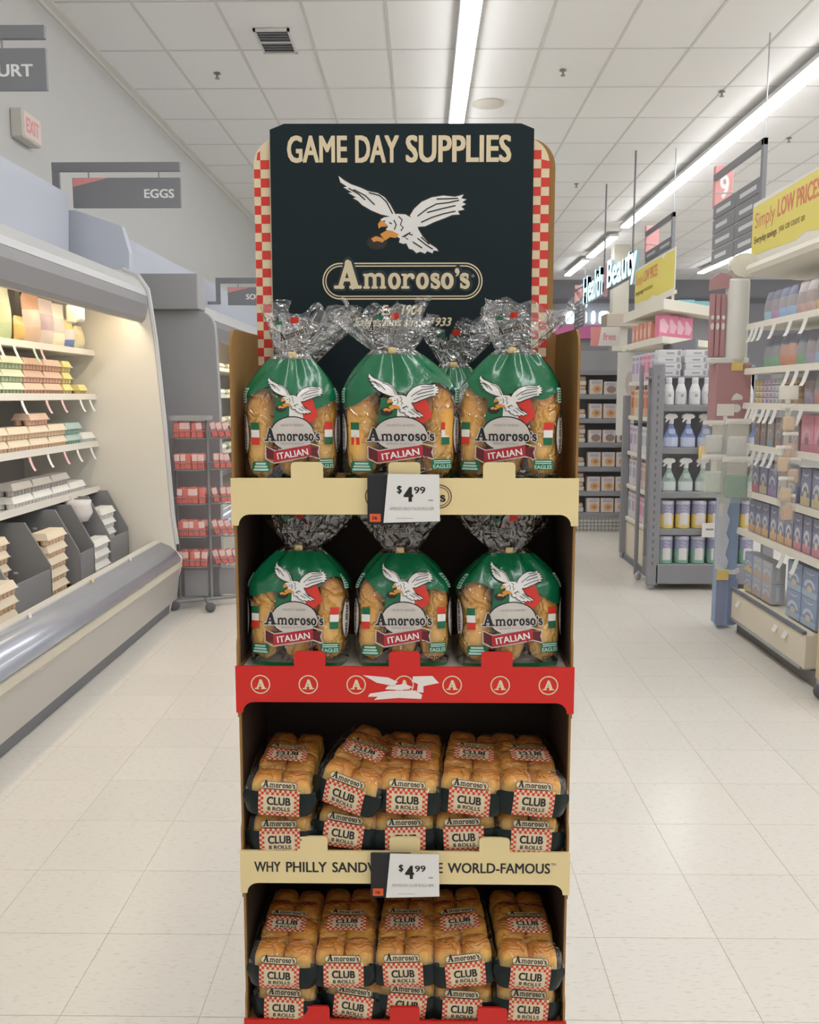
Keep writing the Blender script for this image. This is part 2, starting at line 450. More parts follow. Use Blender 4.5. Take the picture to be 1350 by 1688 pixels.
# strip lights hung under the ceiling grid
lamp_m = bpy.data.materials.new('strip_diffuser'); lamp_m.use_nodes = True
nt = lamp_m.node_tree; nt.nodes.clear()
e_ = nt.nodes.new('ShaderNodeEmission'); e_.inputs[0].default_value = (.97, .985, 1.0, 1); e_.inputs[1].default_value = LAMP_POWER
o_ = nt.nodes.new('ShaderNodeOutputMaterial'); nt.links.new(e_.outputs[0], o_.inputs[0])
house_m = M('lamp_housing', (214, 214, 212), .5)
lens_me = MB().cbox(-.075, .075, 0, 2.4, -.03, 0, .01).mesh('diffuser', lamp_m)
hous_me = MB().cbox(-.085, .085, -.005, 2.405, 0, .05, .006).mesh('housing', house_m)
rod_me = MB().tube([(0, 0, .05), (0, 0, H-4.4)], .006, 6).mesh('hanger', house_m)
def strip(x, y, where):
    t = thing('strip_light', 'white linear ceiling lamp, '+where, 'ceiling light', (x, y, 4.4), group='linear ceiling lamps, '+where)
    put(lens_me, 'diffuser', t); put(hous_me, 'housing', t)
    for yy in (.3, 2.1): put(rod_me, 'hanger', t, (0, yy, 0))
for k in range(8): strip(.367, -6.2+k*2.41, 'in the row above the bread display')
for k in range(9): strip(3.51, -5.4+k*2.41, 'in the long row over the shelving aisle')
for k in range(2): strip(3.53, 17.3+k*2.95, 'in the short row ahead of the cream column')
for k in range(9): strip(6.62, -1.1+k*2.62, 'in the row beyond the hanging aisle signs')

vt = thing('ceiling_vent', 'small square grey louvred vent in a ceiling panel', 'vent', (-1.245, 8.17, H-.004))
MB().box(-.13, .13, -.24, .24, -.008, 0).build('backing', M('vent_dark', (120, 122, 124), .7), vt)
mb = MB(); mb.box(-.15, .15, -.26, -.235, -.02, 0).box(-.15, .15, .235, .26, -.02, 0).box(-.15, -.13, -.26, .26, -.02, 0).box(.13, .15, -.26, .26, -.02, 0)
mb.box(-.13, .13, -.012, .012, -.02, 0); mb.build('frame', grid_m, vt)
sl = MB().box(-.13, .13, -.012, .006, -.016, -.012).mesh('slat', M('vent_slat', (150, 152, 155), .6))
for k in range(8): put(sl, 'slat', vt, (0, -.2+k*.057, 0), rx=.6)
spk = MB().lathe([(.03, 0), (.035, -.006), (.012, -.01), (.01, -.04), (.022, -.045), (.022, -.05)], 12).mesh('sprinkler_head', M('sprinkler', (150, 148, 142), .4, .5))
for (x, y), w in (((-1.922, 8.956), 'near the grey vent'), ((1.306, 8.919), 'near the round ceiling speaker'), ((2.976, 9.536), 'beside the long lamp row'), ((4.3, 11.2), 'near the red aisle flag'), ((2.2, 13.5), 'above the lit health sign'), ((5.3, 12.6), 'beyond the long lamp row')):
    o = put(spk, 'fire_sprinkler', None, (x, y, H-.004)); tag(o, 'small metal fire sprinkler on the ceiling '+w, 'sprinkler', 'ceiling sprinklers')
sp_ = MB().lathe([(.16, 0), (.165, -.012), (.13, -.016), (.0, -.016)], 24, cap=False).build('ceiling_speaker', M('speaker_grille', (218, 212, 200), .7), None, loc=(.68, 9.88, H-.004))
tag(sp_, 'flat round cream speaker grille set into the ceiling', 'speaker')

# cream column far back with a box sign on it
clm = thing('store_column', 'tall cream square column with a carton sign, behind the lit sign', 'column', (4.02, 19, 0))
MB().cbox(-.16, .16, -.16, .16, 0, H, .01).build('shaft', M('column_cream', (205, 200, 186), .8), clm)
MB().cbox(-.3, .35, -.3, .3, 2.88, 3.14, .01).build('collar_box', M('collar_kraft', (190, 178, 164), .8), clm)

# ================================================================== THE BREAD DISPLAY
KRAFT = M('kraft_board', (158, 118, 66), .85, vary=.08, scale=20)
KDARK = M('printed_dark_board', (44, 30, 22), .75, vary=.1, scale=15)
CREAM = M('cream_print', (236, 215, 160), .6, vary=.02, scale=10)
REDP = M('red_print', (214, 32, 22), .5)
DGRN = M('dark_green_print', (19, 34, 38), .6, vary=.05, scale=4, spec=.25)
EDGE = M('board_edge', (190, 150, 96), .9)
XC, WX = -.03, .302
YF, YB = 1.58, 1.85
disp = thing('bread_display_stand', 'tall cardboard bread display stand with dark green header board and four trays', 'display stand', (0, 0, 0))
LIPS = [(1.293, 1.357, CREAM), (.952, 1.018, REDP), (.605, .668, CREAM), (.262, .33, REDP)]
# side panels: front edge cut back with rounded corners between the lips
def side_profile():
    p = [(YB+.004, 0), (YF+.004, 0), (YF+.004, LIPS[3][1])]
    for k in (2, 1, 0):
        z0 = LIPS[k+1][1]; z1 = LIPS[k][0]; c = .018
        p += arc(YF+c+.004, z0+.012+c, c, c, -PI/2-.0, -PI, 4)[0:1] and [(YF+.004, z0+.004)] + arc(YF+.004+.010, z0+.03, .010, .02, -PI, -1.5*PI, 4)
        p += arc(YF+.004+.010, z1-.03, .010, .02, PI/2, PI, 4) + [(YF+.004, z1-.004), (YF+.004, LIPS[k][1])]
    p += [(YF+.004, 1.575)] + arc(YF+.044, 1.575, .04, .04, PI, PI/2, 6) + [(YB+.004, 1.62)]
    return p
SP = side_profile()
for sx, lab in ((-1, 'left'), (1, 'right')):
    x0 = XC+sx*WX; o = MB().prism(SP, 'x', x0-sx*.004, x0).build('side_panel', KRAFT, disp)
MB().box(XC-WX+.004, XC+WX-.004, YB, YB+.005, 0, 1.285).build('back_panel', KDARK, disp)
MB().box(XC-WX+.004, XC+WX-.004, YB, YB+.005, 1.285, 1.628).build('back_panel_top', KRAFT, disp)
MB().box(XC-WX+.004, XC+WX-.004, YF+.006, YF+.012, 0, .262).build('plinth', DGRN, disp)
wht = M('board_white', (214, 208, 196), .8)
# added dark sheets on the lower side walls: tray shade put into their colour
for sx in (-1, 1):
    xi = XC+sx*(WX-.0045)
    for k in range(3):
        MB().box(min(xi, xi-sx*.0012), max(xi, xi-sx*.0012), YF+.02, YB, LIPS[k+1][1], LIPS[k][0]-.004).build('side_shade_sheet', M('tray_shade_brown', (62, 42, 28), .8, vary=.12, scale=12), disp)
for k, (z0, z1, mt) in enumerate(LIPS):
    tr = MB().box(XC-WX+.0045, XC+WX-.0045, YF+.006, YB, z1-.016, z1-.012).build('tray', wht if k == 1 else KRAFT, disp)
    c = .02                                                    # lip board with little quarter-round brackets under its ends
    poly = [(XC-WX-.002, z1), (XC-WX-.002, z0-c)] + arc(XC-WX+.010+c, z0-c, c, c, PI, PI/2, 5)
    poly += arc(XC+WX-.010-c, z0-c, c, c, PI/2, 0, 5) + [(XC+WX+.002, z0-c), (XC+WX+.002, z1)]
    top = [(XC+WX+.002, z1)]
    for tx in (.165, 0, -.170):                                # three hand tabs
        cx = XC+tx; w = .028
        top += [(cx+w, z1)] + arc(cx+w-.007, z1+.021, .007, .007, 0, PI/2, 3) + arc(cx-w+.007, z1+.021, .007, .007, PI/2, PI, 3) + [(cx-w, z1)]
    poly = poly[:-1] + top
    lip = MB().prism(poly, 'y', YF, YF+.005).build('front_lip', mt, disp)
    ik = Ink(); zc = (z0+z1)/2
    if k == 0:
        ik.add(stroke(rrect(XC-.068, zc-.02, XC+.082, zc+.02, .0199), .0022, True), 'brown').add(stroke(rrect(XC-.064, zc-.016, XC+.078, zc+.016, .0159), .0015, True), 'brown')
        ik.add(fit(LOGO, XC-.058, zc-.010, XC+.072, zc+.013), 'black')
    elif k == 1 or k == 3:
        for q in range(7):
            cx = XC-.259+q*.0861
            ik = Ink()
            ik.add(stroke(ell(cx, zc, .0165, .0165, 26), .0022, True), 'cream')
            g = []
            g += stroke([(.34, .02), (1.0, 1.72)], .34) + stroke([(1.62, .02), (1.0, 1.72)], .56) + [rect(.6, .48, 1.4, .70), rect(-.12, 0, .72, .22), rect(1.12, 0, 2.12, .22), ell(1.0, 1.66, .24, .24, 14)]
            ik.add(fit(g, cx-.0105, zc-.0095, cx+.0105, zc+.0095), 'cream')
            ik.build('letter_medallion', flatY(YF), lip)
        if k == 1:                                              # torn paper left by a pulled-off sticker
            for q in ([(-.075,.018),(-.03,.014),(-.012,.006),(-.02,-.002),(-.05,.004),(-.06,.010)], [(-.062,-.016),(-.03,-.011),(.02,-.010),(.032,-.018),(.03,-.026),(-.01,-.024),(-.055,-.028),(-.048,-.022),(-.066,-.022)],
                      [(.015,.016),(.05,.017),(.058,.008),(.062,.004),(.034,-.002),(.034,-.014),(.022,-.013),(.024,.002),(.014,.006)], [(-.03,-.002),(.0,.002),(.016,-.004),(-.005,-.010),(-.035,-.008)]):
                Ink().add([[(XC+x, zc+z) for x, z in q]], 'paper', 1).build('torn_paper', flatY(YF), lip)
        continue
    elif k == 2:
        PX = lambda px: XC-.302+(px-397)*.001108
        for word, a, b in (('WHY', 419, 463), ('PHILLY', 472, 540), ('SANDWICHES', 549, 690), ('ARE', 699, 733), ('WORLD-FAMOUS', 741, 911)):
            ik.add(fit(text(word, .022), PX(a), zc-.0095, PX(b), zc+.0105), 'navytext')
        ik.add(fit(text('TM', .01), XC+.269, zc+.006, XC+.278, zc+.011), 'navytext')
    ik.build('lip_print', flatY(YF), lip)
# header boards
HX = lambda px: -.295+(px-446)*.0011801
HZ = lambda py: 2.021-(py-207)*.00116
wing = rrect(HX(417), 1.50, HX(906), 1.997, .05, 8)
ck = MB().prism(wing, 'y', YB-.004, YB).build('checker_board', M('checker_cream', (232, 212, 176), .6), disp)
MB().prism(rrect(HX(425), 1.50, HX(918), 2.0, .055, 8), 'y', YB+.014, YB+.02).build('easel_board', KRAFT, disp)
sq = .0172
for side, x0 in ((0, HX(417)), (1, HX(878))):
    ik = Ink()
    for i in range(2):
        for j in range(29):
            if (i+j) % 2 == 0:
                xa = x0+i*sq-(.004 if side == 0 else 0); z = 1.973-j*sq
                if j < 2 and ((side == 0 and i == 0) or (side == 1 and i == 1)):
                    ik.add([[(xa+.010 if side == 0 else xa, z-sq), (xa+sq, z-sq), (xa+sq, z-.004 if side == 1 else z), (xa+(.012 if side == 0 else 0), z-.004 if side == 0 else z)]], 'red') if j == 1 or side == 0 else None
                    continue
                ik.add([rect(max(xa, HX(417)+.0005), z-sq, xa+sq, z)], 'red')
    ik.build('checker_print', flatY(YB-.004), ck)
x0, x1 = HX(446), HX(879)
hd = MB().prism([(x0, 1.345), (x1, 1.345), (x1, 2.010), (x1-.025, 2.020), (x0+.028, 2.021), (x0, 2.010)], 'y', YB-.014, YB-.008).build('header_board', DGRN, disp)
ik = Ink()
for word, a, b in (('GAME', 474, 573), ('DAY', 586, 658), ('SUPPLIES', 669, 842)):
    t_ = text(word, .032); ik.add(fit(t_, HX(a), HZ(270), HX(b), HZ(226)), 'cream', 1)
eagle(HX(663), HZ(355), .21*1.19, ik, 0, True, 1)
for d, w in ((0, .0026), (.0052, .0022)):
    ik.add(stroke(rrect(HX(531)+d, HZ(493)+d, HX(796)-d, HZ(434)-d, .034-d, 10), w, True), 'cream', 1)
ik.add(fit(LOGO_OUT, HX(546), HZ(481), HX(781), HZ(423)), 'dgreen', 2)
ik.add(fit(LOGO, HX(549), HZ(478), HX(776), HZ(428)), 'cream', 3)
ik.add(stroke(ell(HX(781), HZ(455), .0022, .0022, 10), .0008, True), 'cream', 3)
ik.add(fit(text('Est. 1904', .03, .3), HX(628), HZ(520), HX(697), HZ(503)), 'cream', 1)
ik.add(fit(text('Eagles fans since 1933', .03, .3), HX(582), HZ(543), HX(746), HZ(524)), 'cream', 1)
ik.build('header_print', flatY(YB-.014), hd, gap=.0003)

# ------------------------------------------------------------------ bread packs
HOAGIE = bread_mat('long_roll_crust', (244, 192, 100), (238, 178, 82), (214, 140, 56), 26)
CLUBB = bread_mat('club_roll_crust', (255, 234, 172), (255, 206, 104), (232, 140, 46), 26)
FILM = film_mat('clear_film', base=.085, edge=.5, rough=.06, bump=1.0, bscale=26)
FILMC = film_mat('clear_film_thin', base=.045, edge=.5, rough=.06, bump=1.0, bscale=26)
FILMT = film_mat('clear_film_bunched', base=.16, edge=.7, rough=.10, bump=.6, bscale=30)
GFILM = M('green_printed_film', (10, 106, 66), .22, vary=.12, scale=30, bump=.25, bscale=40, coat=.5)
DFILM = M('dark_printed_film', (14, 28, 28), .36, bump=.2, bscale=40, spec=.3)
TIE = M('twist_tie', (226, 198, 140), .6)

def capsule_mesh(name, rx, ry, h, mat, seed, nz=14, nt_=16, pw=2.6, sq=2.0):
    mb = MB(); vs = []; fs = []
    for j in range(nz+1):
        u = -1+2*j/nz; s = max(0.0, 1-abs(u)**pw)**(1/pw) if abs(u) < 1 else 0.0
        for k in range(nt_):
            a = 2*PI*k/nt_
            q = noise.noise(Vector((math.cos(a)*1.2+seed*3.1, math.sin(a)*1.2, u*2.0)))
            r = s*(1+.07*q)/(abs(math.cos(a))**sq+abs(math.sin(a))**sq)**(1/sq)
            vs.append((rx*r*math.cos(a), ry*r*math.sin(a), h/2+u*h/2))
    for j in range(nz):
        for k in range(nt_): fs.append((j*nt_+k, j*nt_+(k+1) % nt_, (j+1)*nt_+(k+1) % nt_, (j+1)*nt_+k))
    return mb.add(vs, fs).mesh(name, mat, True)

def logo_block(ik, cx, cz, w, h, a=0.0, lay=2, out=True):
    ps = rot(fit(LOGO_OUT, cx-w*.52, cz-h*.56, cx+w*.52, cz+h*.54), a, cx, cz)
    if out: ik.add(ps, 'oval', lay)
    ik.add(rot(fit(LOGO, cx-w/2, cz-h/2, cx+w/2, cz+h/2), a, cx, cz), 'black', lay+1)

def italian_bag(W, D, Hb, seed, tilt=0.0, zb=.15, shift=0.0, twist=0.0, flare=1.0):
    """bag of long rolls: returns the parts' builder working on a given empty"""
    rnd = random.Random(seed)
    n_ = 4.0
    N = 160; tab = [(0.0, 0.0, -1.0)]; acc = 0
    pts = []
    for i in range(N+1):
        t = PI/2*i/N
        pts.append((math.sin(t)**(2/n_), -math.cos(t)**(2/n_)))
    L = [0]
    for i in range(N): L.append(L[-1]+math.hypot((pts[i+1][0]-pts[i][0])*W/2, (pts[i+1][1]-pts[i][1])*D/2))
    def sec(s):
        a = min(abs(s), L[-1]*.999); lo = 0
        import bisect
        i = max(0, min(N-1, bisect.bisect_right(L, a)-1)); f = (a-L[i])/max(1e-9, L[i+1]-L[i])
        x = pts[i][0]+(pts[i+1][0]-pts[i][0])*f; y = pts[i][1]+(pts[i+1][1]-pts[i][1])*f
        return (x if s >= 0 else -x), y
    ph = [rnd.uniform(0, 6.28) for _ in range(6)]
    def prof(z):
        u = z/Hb
        base = min(1.0, .93+.07*min(1, u/.10))
        if u < .68: k = 1.0; neck = 0.0
        else:
            q = (u-.68)/.32; neck = q**1.35; k = 1-neck*.68
        return base*k, base*(k if u > .68 else 1.0), neck
    def surf(s, z, off=0.0):
        x, y = sec(s); w, d, nk = prof(z)
        ang = math.atan2(x, -y)
        fold = 1+nk*(.13*math.sin(7*ang+ph[0])+.10*math.sin(13*ang+ph[1])) + .012*math.sin(3*ang+ph[2]+z*30)
        bulge = .0035*noise.noise(Vector((x*3.0+seed, z*18, seed*.7)))
        cols = -.006*(1-nk)*abs(math.sin(1.5*PI*(x+.0)))**.5 if False else 0
        cx = shift*nk
        X = cx+W/2*x*w*fold; Y = D/2*y*d*fold + (bulge if y < 0 else 0)
        nl = math.hypot(x, y) or 1
        return (X+off*x/nl*1.0, Y+off*y/nl*1.0, z)
    def fn(s, z, off): return surf(s, z, off+.0006)
    def boundary(s): return zb+.014*math.sin(s*26+ph[3])+.010*math.sin(s*55+ph[4])
    def build(t):
        # rolls
        r = W/6.3
        rm = [capsule_mesh('roll', r, D*.215, Hb*.73, HOAGIE, seed+k*.37) for k in range(3)]
        for j, yy in enumerate((-D*.225, D*.23)):
            for i in range(3): put(rm[(i+j) % 3], 'roll', t, ((i-1)*r*2.02, yy, .004+.006*rnd.random()), rz=rnd.uniform(0, 6))
        # film, clear below and printed green above
        nt_ = 84; smax = L[-1]*.999
        def sheet(z0, z1, nz, nm, mt, wr):
            vs = []; fs = []
            for j in range(nz+1):
                for k in range(nt_):
                    a = 4*k/nt_; q = a % 1; qi = int(a)
                    sp = (q*smax if qi in (0, 2) else (1-q)*smax)*(1 if qi < 2 else -1)
                    za = z0(sp); zz = za+(z1(sp)-za)*j/nz
                    p = surf(sp, zz)
                    if wr and 0 < j < nz:
                        w_ = noise.noise(Vector((sp*55+seed, zz*22+sp*20, seed*.3))); w2 = noise.noise(Vector((sp*30-zz*60, seed*2.1, zz*9)))
                        e = wr*(max(0, .25-abs(w_))*2.2+max(0, .18-abs(w2))*2.0)
                        l_ = math.hypot(p[0]/W, p[1]/D) or 1
                        p = (p[0]*(1-e*.6/(W/2)), p[1]*(1-e/(D/2)), p[2])
                    vs.append((p[0], -p[1] if qi in (1, 2) else p[1], p[2]))
            for j in range(nz):
                for k in range(nt_): fs.append((j*nt_+k, j*nt_+(k+1) % nt_, (j+1)*nt_+(k+1) % nt_, (j+1)*nt_+k))
            MB().add(vs, fs).build(nm, mt, t, True)
        sheet(lambda q: 0.0, lambda q: Hb*.035, 2, 'green_base', GFILM, 0)
        sheet(lambda q: Hb*.035, boundary, 26, 'clear_film', FILM, .0022)
        sheet(boundary, lambda q: Hb*.96, 18, 'green_film', GFILM, .0012)
        sheet(lambda q: Hb*.96, lambda q: Hb, 2, 'clear_collar', FILMT, 0)
        # bunched top above the tie
        mb = MB(); vs = []; fs = []; nr = 9; nk = 72
        for j in range(nr+1):
            u = j/nr; rr = W*.145+(.052*flare-.01)*u**.8
            for k in range(nk):
                a = 2*PI*k/nk
                f = 1+u*(.20*math.sin(5*a+ph[1])+.16*math.sin(9*a+ph[2]+u*2)+.10*math.sin(17*a+ph[3]))
                vs.append((shift+rr*f*math.cos(a)*1.15+twist*u*.03, rr*f*math.sin(a)*.42, Hb-.004+u*.075*(1+.22*math.sin(3*a+ph[4])+.12*math.sin(8*a+ph[0]))))
        for j in range(nr):
            for k in range(nk): fs.append((j*nk+k, j*nk+(k+1) % nk, (j+1)*nk+(k+1) % nk, (j+1)*nk+k))
        o = mb.add(vs, fs).build('bag_top', FILMT, t, True)
        ik = Ink(); sh = shift
        logo_block(ik, sh-.012+.01*twist, Hb+.036, .05, .016, .25*twist, 1)
        ik.add([rect(sh-.004, Hb+.052, sh+.010, Hb+.062)], 'red', 1); ik.add([rect(sh-.03, Hb+.05, sh-.018, Hb+.056)], 'green', 1)
        ik.build('top_print', lambda x, z, of: (x, -.020-.25*(z-Hb)-.01*math.sin(x*90)-of, z), o, .01)
        MB().cbox(sh-.009, sh+.006, -D*.17-.003, -D*.17+.003, Hb-.008, Hb+.003, .0028, 2).build('twist_tie', TIE, t, True)
        # print on the front
        ik = Ink(); k = W/.17; cz = .088
        ik.add([[( -.028*k, .150), (-.004*k, .150), (-.006*k, cz+.01), (-.034*k, cz+.01)]], 'green', 0)
        ik.add([[(-.004*k, .150), (.014*k, .150), (.022*k, cz+.01), (-.006*k, cz+.01)]], 'white', 0)
        ik.add([[(.014*k, .150), (.034*k, .158), (.046*k, cz+.03), (.022*k, cz+.01)]], 'red', 0)
        ik.add([ell(0, cz, .039*k, .031)], 'black', 1).add([ell(0, cz, .0368*k, .0290)], 'oval', 2)
        ik.add(fit(text('HEARTH BAKED', .01), -.02*k, cz+.0135, .02*k, cz+.017), 'grey', 3)
        ik.add(fit(text('BREAD & ROLLS', .01), -.02*k, cz-.0185, .02*k, cz-.0155), 'grey', 3)
        logo_block(ik, 0, cz-.001, .096*k, .024, 0, 3)
        eagle(.002, .154, .108*k, ik, 0, True, 4)
        rb = [(-.046*k, .046), (-.02*k, .040), (-.02*k, .061), (-.046*k, .066)]
        ik.add([[(x, z) for x, z in rb]], 'ribbond', 3).add([[(.02*k, .047), (.046*k, .045), (.043*k, .056), (.046*k, .064), (.02*k, .066)]], 'ribbond', 3)
        ik.add(stroke([(-.047*k, .045), (-.033*k, .037), (.031*k, .049), (.047*k, .044), (.044*k, .056), (.047*k, .066), (.032*k, .071), (-.031*k, .059), (-.047*k, .067)], .0022, True), 'oval', 3)
        ik.add([[(-.033*k, .038), (.031*k, .050), (.031*k, .069), (-.033*k, .058)]], 'ribbon', 5)
        ik.add(rot(fit(text('ITALIAN', .02), -.027*k, .0475, .026*k, .0590), R(9), 0, .0535), 'pale', 6)
        for sx, cs in ((-1, ('green', 'white', 'red')), (1, ('red', 'white', 'green'))):
            for q, c in enumerate(cs): ik.add([rect(sx*.066*k-.008, .095-q*.013, sx*.066*k+.008, .108-q*.013)], c, 1)
        # small mint badges low on both sides
        ik.add([rrect(-.074*k, .022, -.040*k, .040, .006)], 'green', 1)
        for q in range(3): ik.add([rrect(-.071*k+q*.002, .024+q*.0052, -.043*k-q*.002, .0276+q*.0052, .0017)], 'mint', 2)
        ik.add([rrect(.044*k, .026, .076*k, .044, .003)], 'green', 1)
        ik.add(fit(text('EAGLES', .03), .046*k, .0275, .074*k, .0345), 'mint', 2)
        for q in range(2): ik.add([rect(.047*k, .0365+q*.0035, .073*k, .0385+q*.0035)], 'mint', 2)
        for q in range(3): ik.add(stroke(ell(.05*k+q*.009, .0165, .003, .003, 10), .0014, True), 'navytext', 2)
        # side marks wrapped round the edges: upright oval and word mark
        for sx in (-1, 1):
            s0 = sx*(W/2+.006)
            ik.add([ell(s0, .088, .0125, .036, 24)], 'black', 1).add([ell(s0, .088, .0112, .0345, 24)], 'oval', 2)
            ik.add(rot(fit(LOGO, s0-.042, .0835, s0+.042, .0955), -sx*PI/2, s0, .088), 'black', 4)
            ik.add([rrect(s0-.008, .142, s0+.008, .168, .003)], 'mint', 1)
            for q in range(5): ik.add([rect(s0-.006, .1445+q*.0045, s0+.006, .1468+q*.0045)], 'green', 2)
        ik.build('bag_print', fn, t, .008, .0004)
    return build

bags1 = [(-.236, .166, .130, .228, 11, 0, .150, .004, 1.2, 'against the cooler-side wall', R(9), 0), (-.040, .205, .130, .236, 23, 0, .158, -.012, -.6, 'behind the price card', R(3), 0),
         (.160, .186, .126, .236, 31, 0, .162, .006, .8, 'against the shelving-side wall', R(-12), 0)]
bags2 = [(-.226, .186, .120, .216, 41, 0, .140, .0, .5, 'against the cooler-side wall', R(-4), 0), (-.034, .176, .120, .212, 53, 0, .140, -.004, .2, 'middle of the front row', R(2), 0),
         (.160, .192, .120, .212, 67, 0, .136, .004, -.7, 'against the shelving-side wall', R(5), 0)]
FL = [z1-.012 for z0, z1, m_ in LIPS]
for row, fl, yc in ((bags1, FL[0], 1.652), (bags2, FL[1], 1.652)):
    up = row is bags1
    for (x, W, D, Hb, sd, tl, zb, sh, tw, where, rz, _) in row:
        t = thing('italian_roll_bag', 'bag of Italian rolls in the '+('top tray, ' if up else 'red-lipped tray, ')+where, 'bread bag', (x, yc+(.004 if up else 0), fl+.0005), rz, 'bags of Italian rolls')
        italian_bag(W, D, Hb, sd, 0, zb, sh, tw, 1.0 if up else .9)(t)
        if not up: t.rotation_euler[0] = R(-7)
# bags standing behind the front ones
for x, y, fl, sd, where in ((.062, 1.781, FL[0], 71, 'top tray, back row, peeking between two front bags'), (-.235, 1.781, FL[0], 77, 'top tray, back row, near the cooler-side wall'),
                            (-.226, 1.779, FL[1], 83, 'red-lipped tray, back row, nearer the cooler side'), (.16, 1.779, FL[1], 89, 'red-lipped tray, back row, nearer the shelving side')):
    t = thing('italian_roll_bag', 'bag of Italian rolls, '+where, 'bread bag', (x, y, fl+.0005), 0, 'bags of Italian rolls')
    italian_bag(.15, .10, .215 if y > 1.78 else .19, sd, 0, .15, 0, .5, .9)(t)

# club roll packs ----------------------------------------------------
def club_proto(seed, t):
    rnd = random.Random(seed)
    W2, HH, DD = .0575, .074, .25
    # profile in (y,z) from the front bottom edge up and over to the back
    pf = [(0.002, 0.001), (-.004, .018), (-.005, .036), (-.002, .052)]
    pf += [(.002+.018*(1-math.cos(a)), .056+.020*math.sin(a)) for a in (R(15), R(35), R(55), R(75), R(90))]
    pf += [(.05, .083), (.09, .087), (.13, .086), (.17, .082), (.21, .072), (.24, .05)]
    L = [0]
    for i in range(len(pf)-1): L.append(L[-1]+math.hypot(pf[i+1][0]-pf[i][0], pf[i+1][1]-pf[i][1]))
    SM = L[-1]
    def base(s):
        s = max(0, min(SM*.9999, s)); i = max(k for k in range(len(L)-1) if L[k] <= s); f = (s-L[i])/(L[i+1]-L[i])
        a = pf[i]; b = pf[i+1]
        def tang(k):
            p = pf[max(0, k-1)]; q = pf[min(len(pf)-1, k+1)]; d = math.hypot(q[0]-p[0], q[1]-p[1]); return (q[0]-p[0])/d, (q[1]-p[1])/d
        t0 = tang(i); t1 = tang(i+1); ty = t0[0]+(t1[0]-t0[0])*f; tz = t0[1]+(t1[1]-t0[1])*f; d = math.hypot(ty, tz)
        return a[0]+(b[0]-a[0])*f, a[1]+(b[1]-a[1])*f, -tz/d, ty/d
    def mp(x, s, off=0.0):
        y, z, ny, nz = base(s)
        u = abs(x)/W2
        wr = .0022*noise.noise(Vector((x*26+seed*5, s*30, seed*1.7))) + .0005*noise.noise(Vector((x*70, s*60+seed, 3)))
        seam = 0
        d = -.010*min(1.2, u)**8+wr+seam*.4+off
        return (x, y+ny*d, max(.0006, z+nz*d))
    nx, ns = 18, 40
    xs = [-W2+2*W2*i/nx for i in range(nx+1)]
    vs = []; rows = []
    band = .042
    ss = [SM*j/ns for j in range(ns+1)]; ss[4] = min(ss, key=lambda q: abs(q-band)) if False else ss[4]
    for s in ss:
        r = []
        y, z, ny, nz = base(s)
        # side gussets drawn to a seam at mid height
        g = .009*(1-min(1, abs(z-.034)/.06))*max(0.0, min(1.0, 1-y/.02))   # only in front of the side walls
        pl = mp(-W2, s); pr_ = mp(W2, s)
        r.append((-W2-g, pl[1]+.004, max(.003, .034+(pl[2]-.034)*.72)))
        r += [mp(x, s) for x in xs]
        r.append((W2+g, pr_[1]+.004, max(.003, .034+(pr_[2]-.034)*.72)))
        rows.append(r)
    nc = nx+3
    for r in rows: vs += r
    fc = []; fd = []
    for j in range(ns):
        sm = (ss[j]+ss[j+1])/2
        for k in range(nc-1):
            ids = (j*nc+k, j*nc+k+1, (j+1)*nc+k+1, (j+1)*nc+k)
            edge_up = .006*(abs(k-nc/2)/(nc/2))
            (fd if sm < band+edge_up else fc).append(ids)
    for fs, nm, mt in ((fc, 'clear_film', FILMC), (fd, 'dark_film', DFILM)):
        me = MB().add(vs, fs).mesh(nm, mt, True, False)
        b = bmesh.new(); b.from_mesh(me); bmesh.ops.delete(b, geom=[v for v in b.verts if not v.link_faces], context='VERTS'); b.to_mesh(me); b.free()
        put(me, nm, t)
    # closed film at both ends of the dark wrap
    for sx in (-1, 1):
        poly = [(.012, .004), (.004, .030), (.24, .034), (.235, .004)]
        MB().prism(poly, 'x', sx*(W2-.005), sx*(W2-.001)).build('dark_film', DFILM, t)
    rr = [capsule_mesh('roll', .0268, .0290, .0650, CLUBB, seed+k, 12, 20, 3.0, 4.0) for k in range(2)]
    for j in range(4):
        for i, sx in enumerate((-1, 1)):
            o = put(rr[(i+j) % 2], 'roll', t, (sx*.0262, .038+j*.055, .003+(.008 if 0 < j < 3 else 0)+.003*rnd.random()), rz=rnd.choice((0, PI)))
    def label(ik, x0, s0, w, h, cell, lay, words):
        nx_ = round(w/cell); ny_ = round(h/cell); cx = w/nx_; cy = h/ny_
        ik.add([rect(x0, s0, x0+w, s0+h)], 'cream', lay)
        for i in range(nx_):
            for j in range(ny_):
                if (i+j) % 2 == 0 and (i < 2 or j < 2 or i >= nx_-2 or j >= ny_-2):
                    ik.add([rect(x0+i*cx, s0+j*cy, x0+(i+1)*cx, s0+(j+1)*cy)], 'red', lay+1)
        ik.add([rect(x0+2*cx, s0+2*cy, x0+w-2*cx, s0+h-2*cy)], 'cream', lay+1)
        ik.add(fit(text('CLUB', .04), x0+w*.21, s0+h*.46, x0+w*.79, s0+h*.76), 'navytext', lay+2)
        ik.add(fit(text('8 ROLLS', .025), x0+w*.23, s0+h*.24, x0+w*.78, s0+h*.40), 'navytext', lay+2)
        ik.add(fit(text('6 INCH', .01), x0+w*.42, s0+h*.17, x0+w*.6, s0+h*.21) if False else stroke(arc(x0+w*.5, s0+h*.22, w*.1, h*.05, PI, 2*PI, 6), h*.012), 'navytext', lay+2)
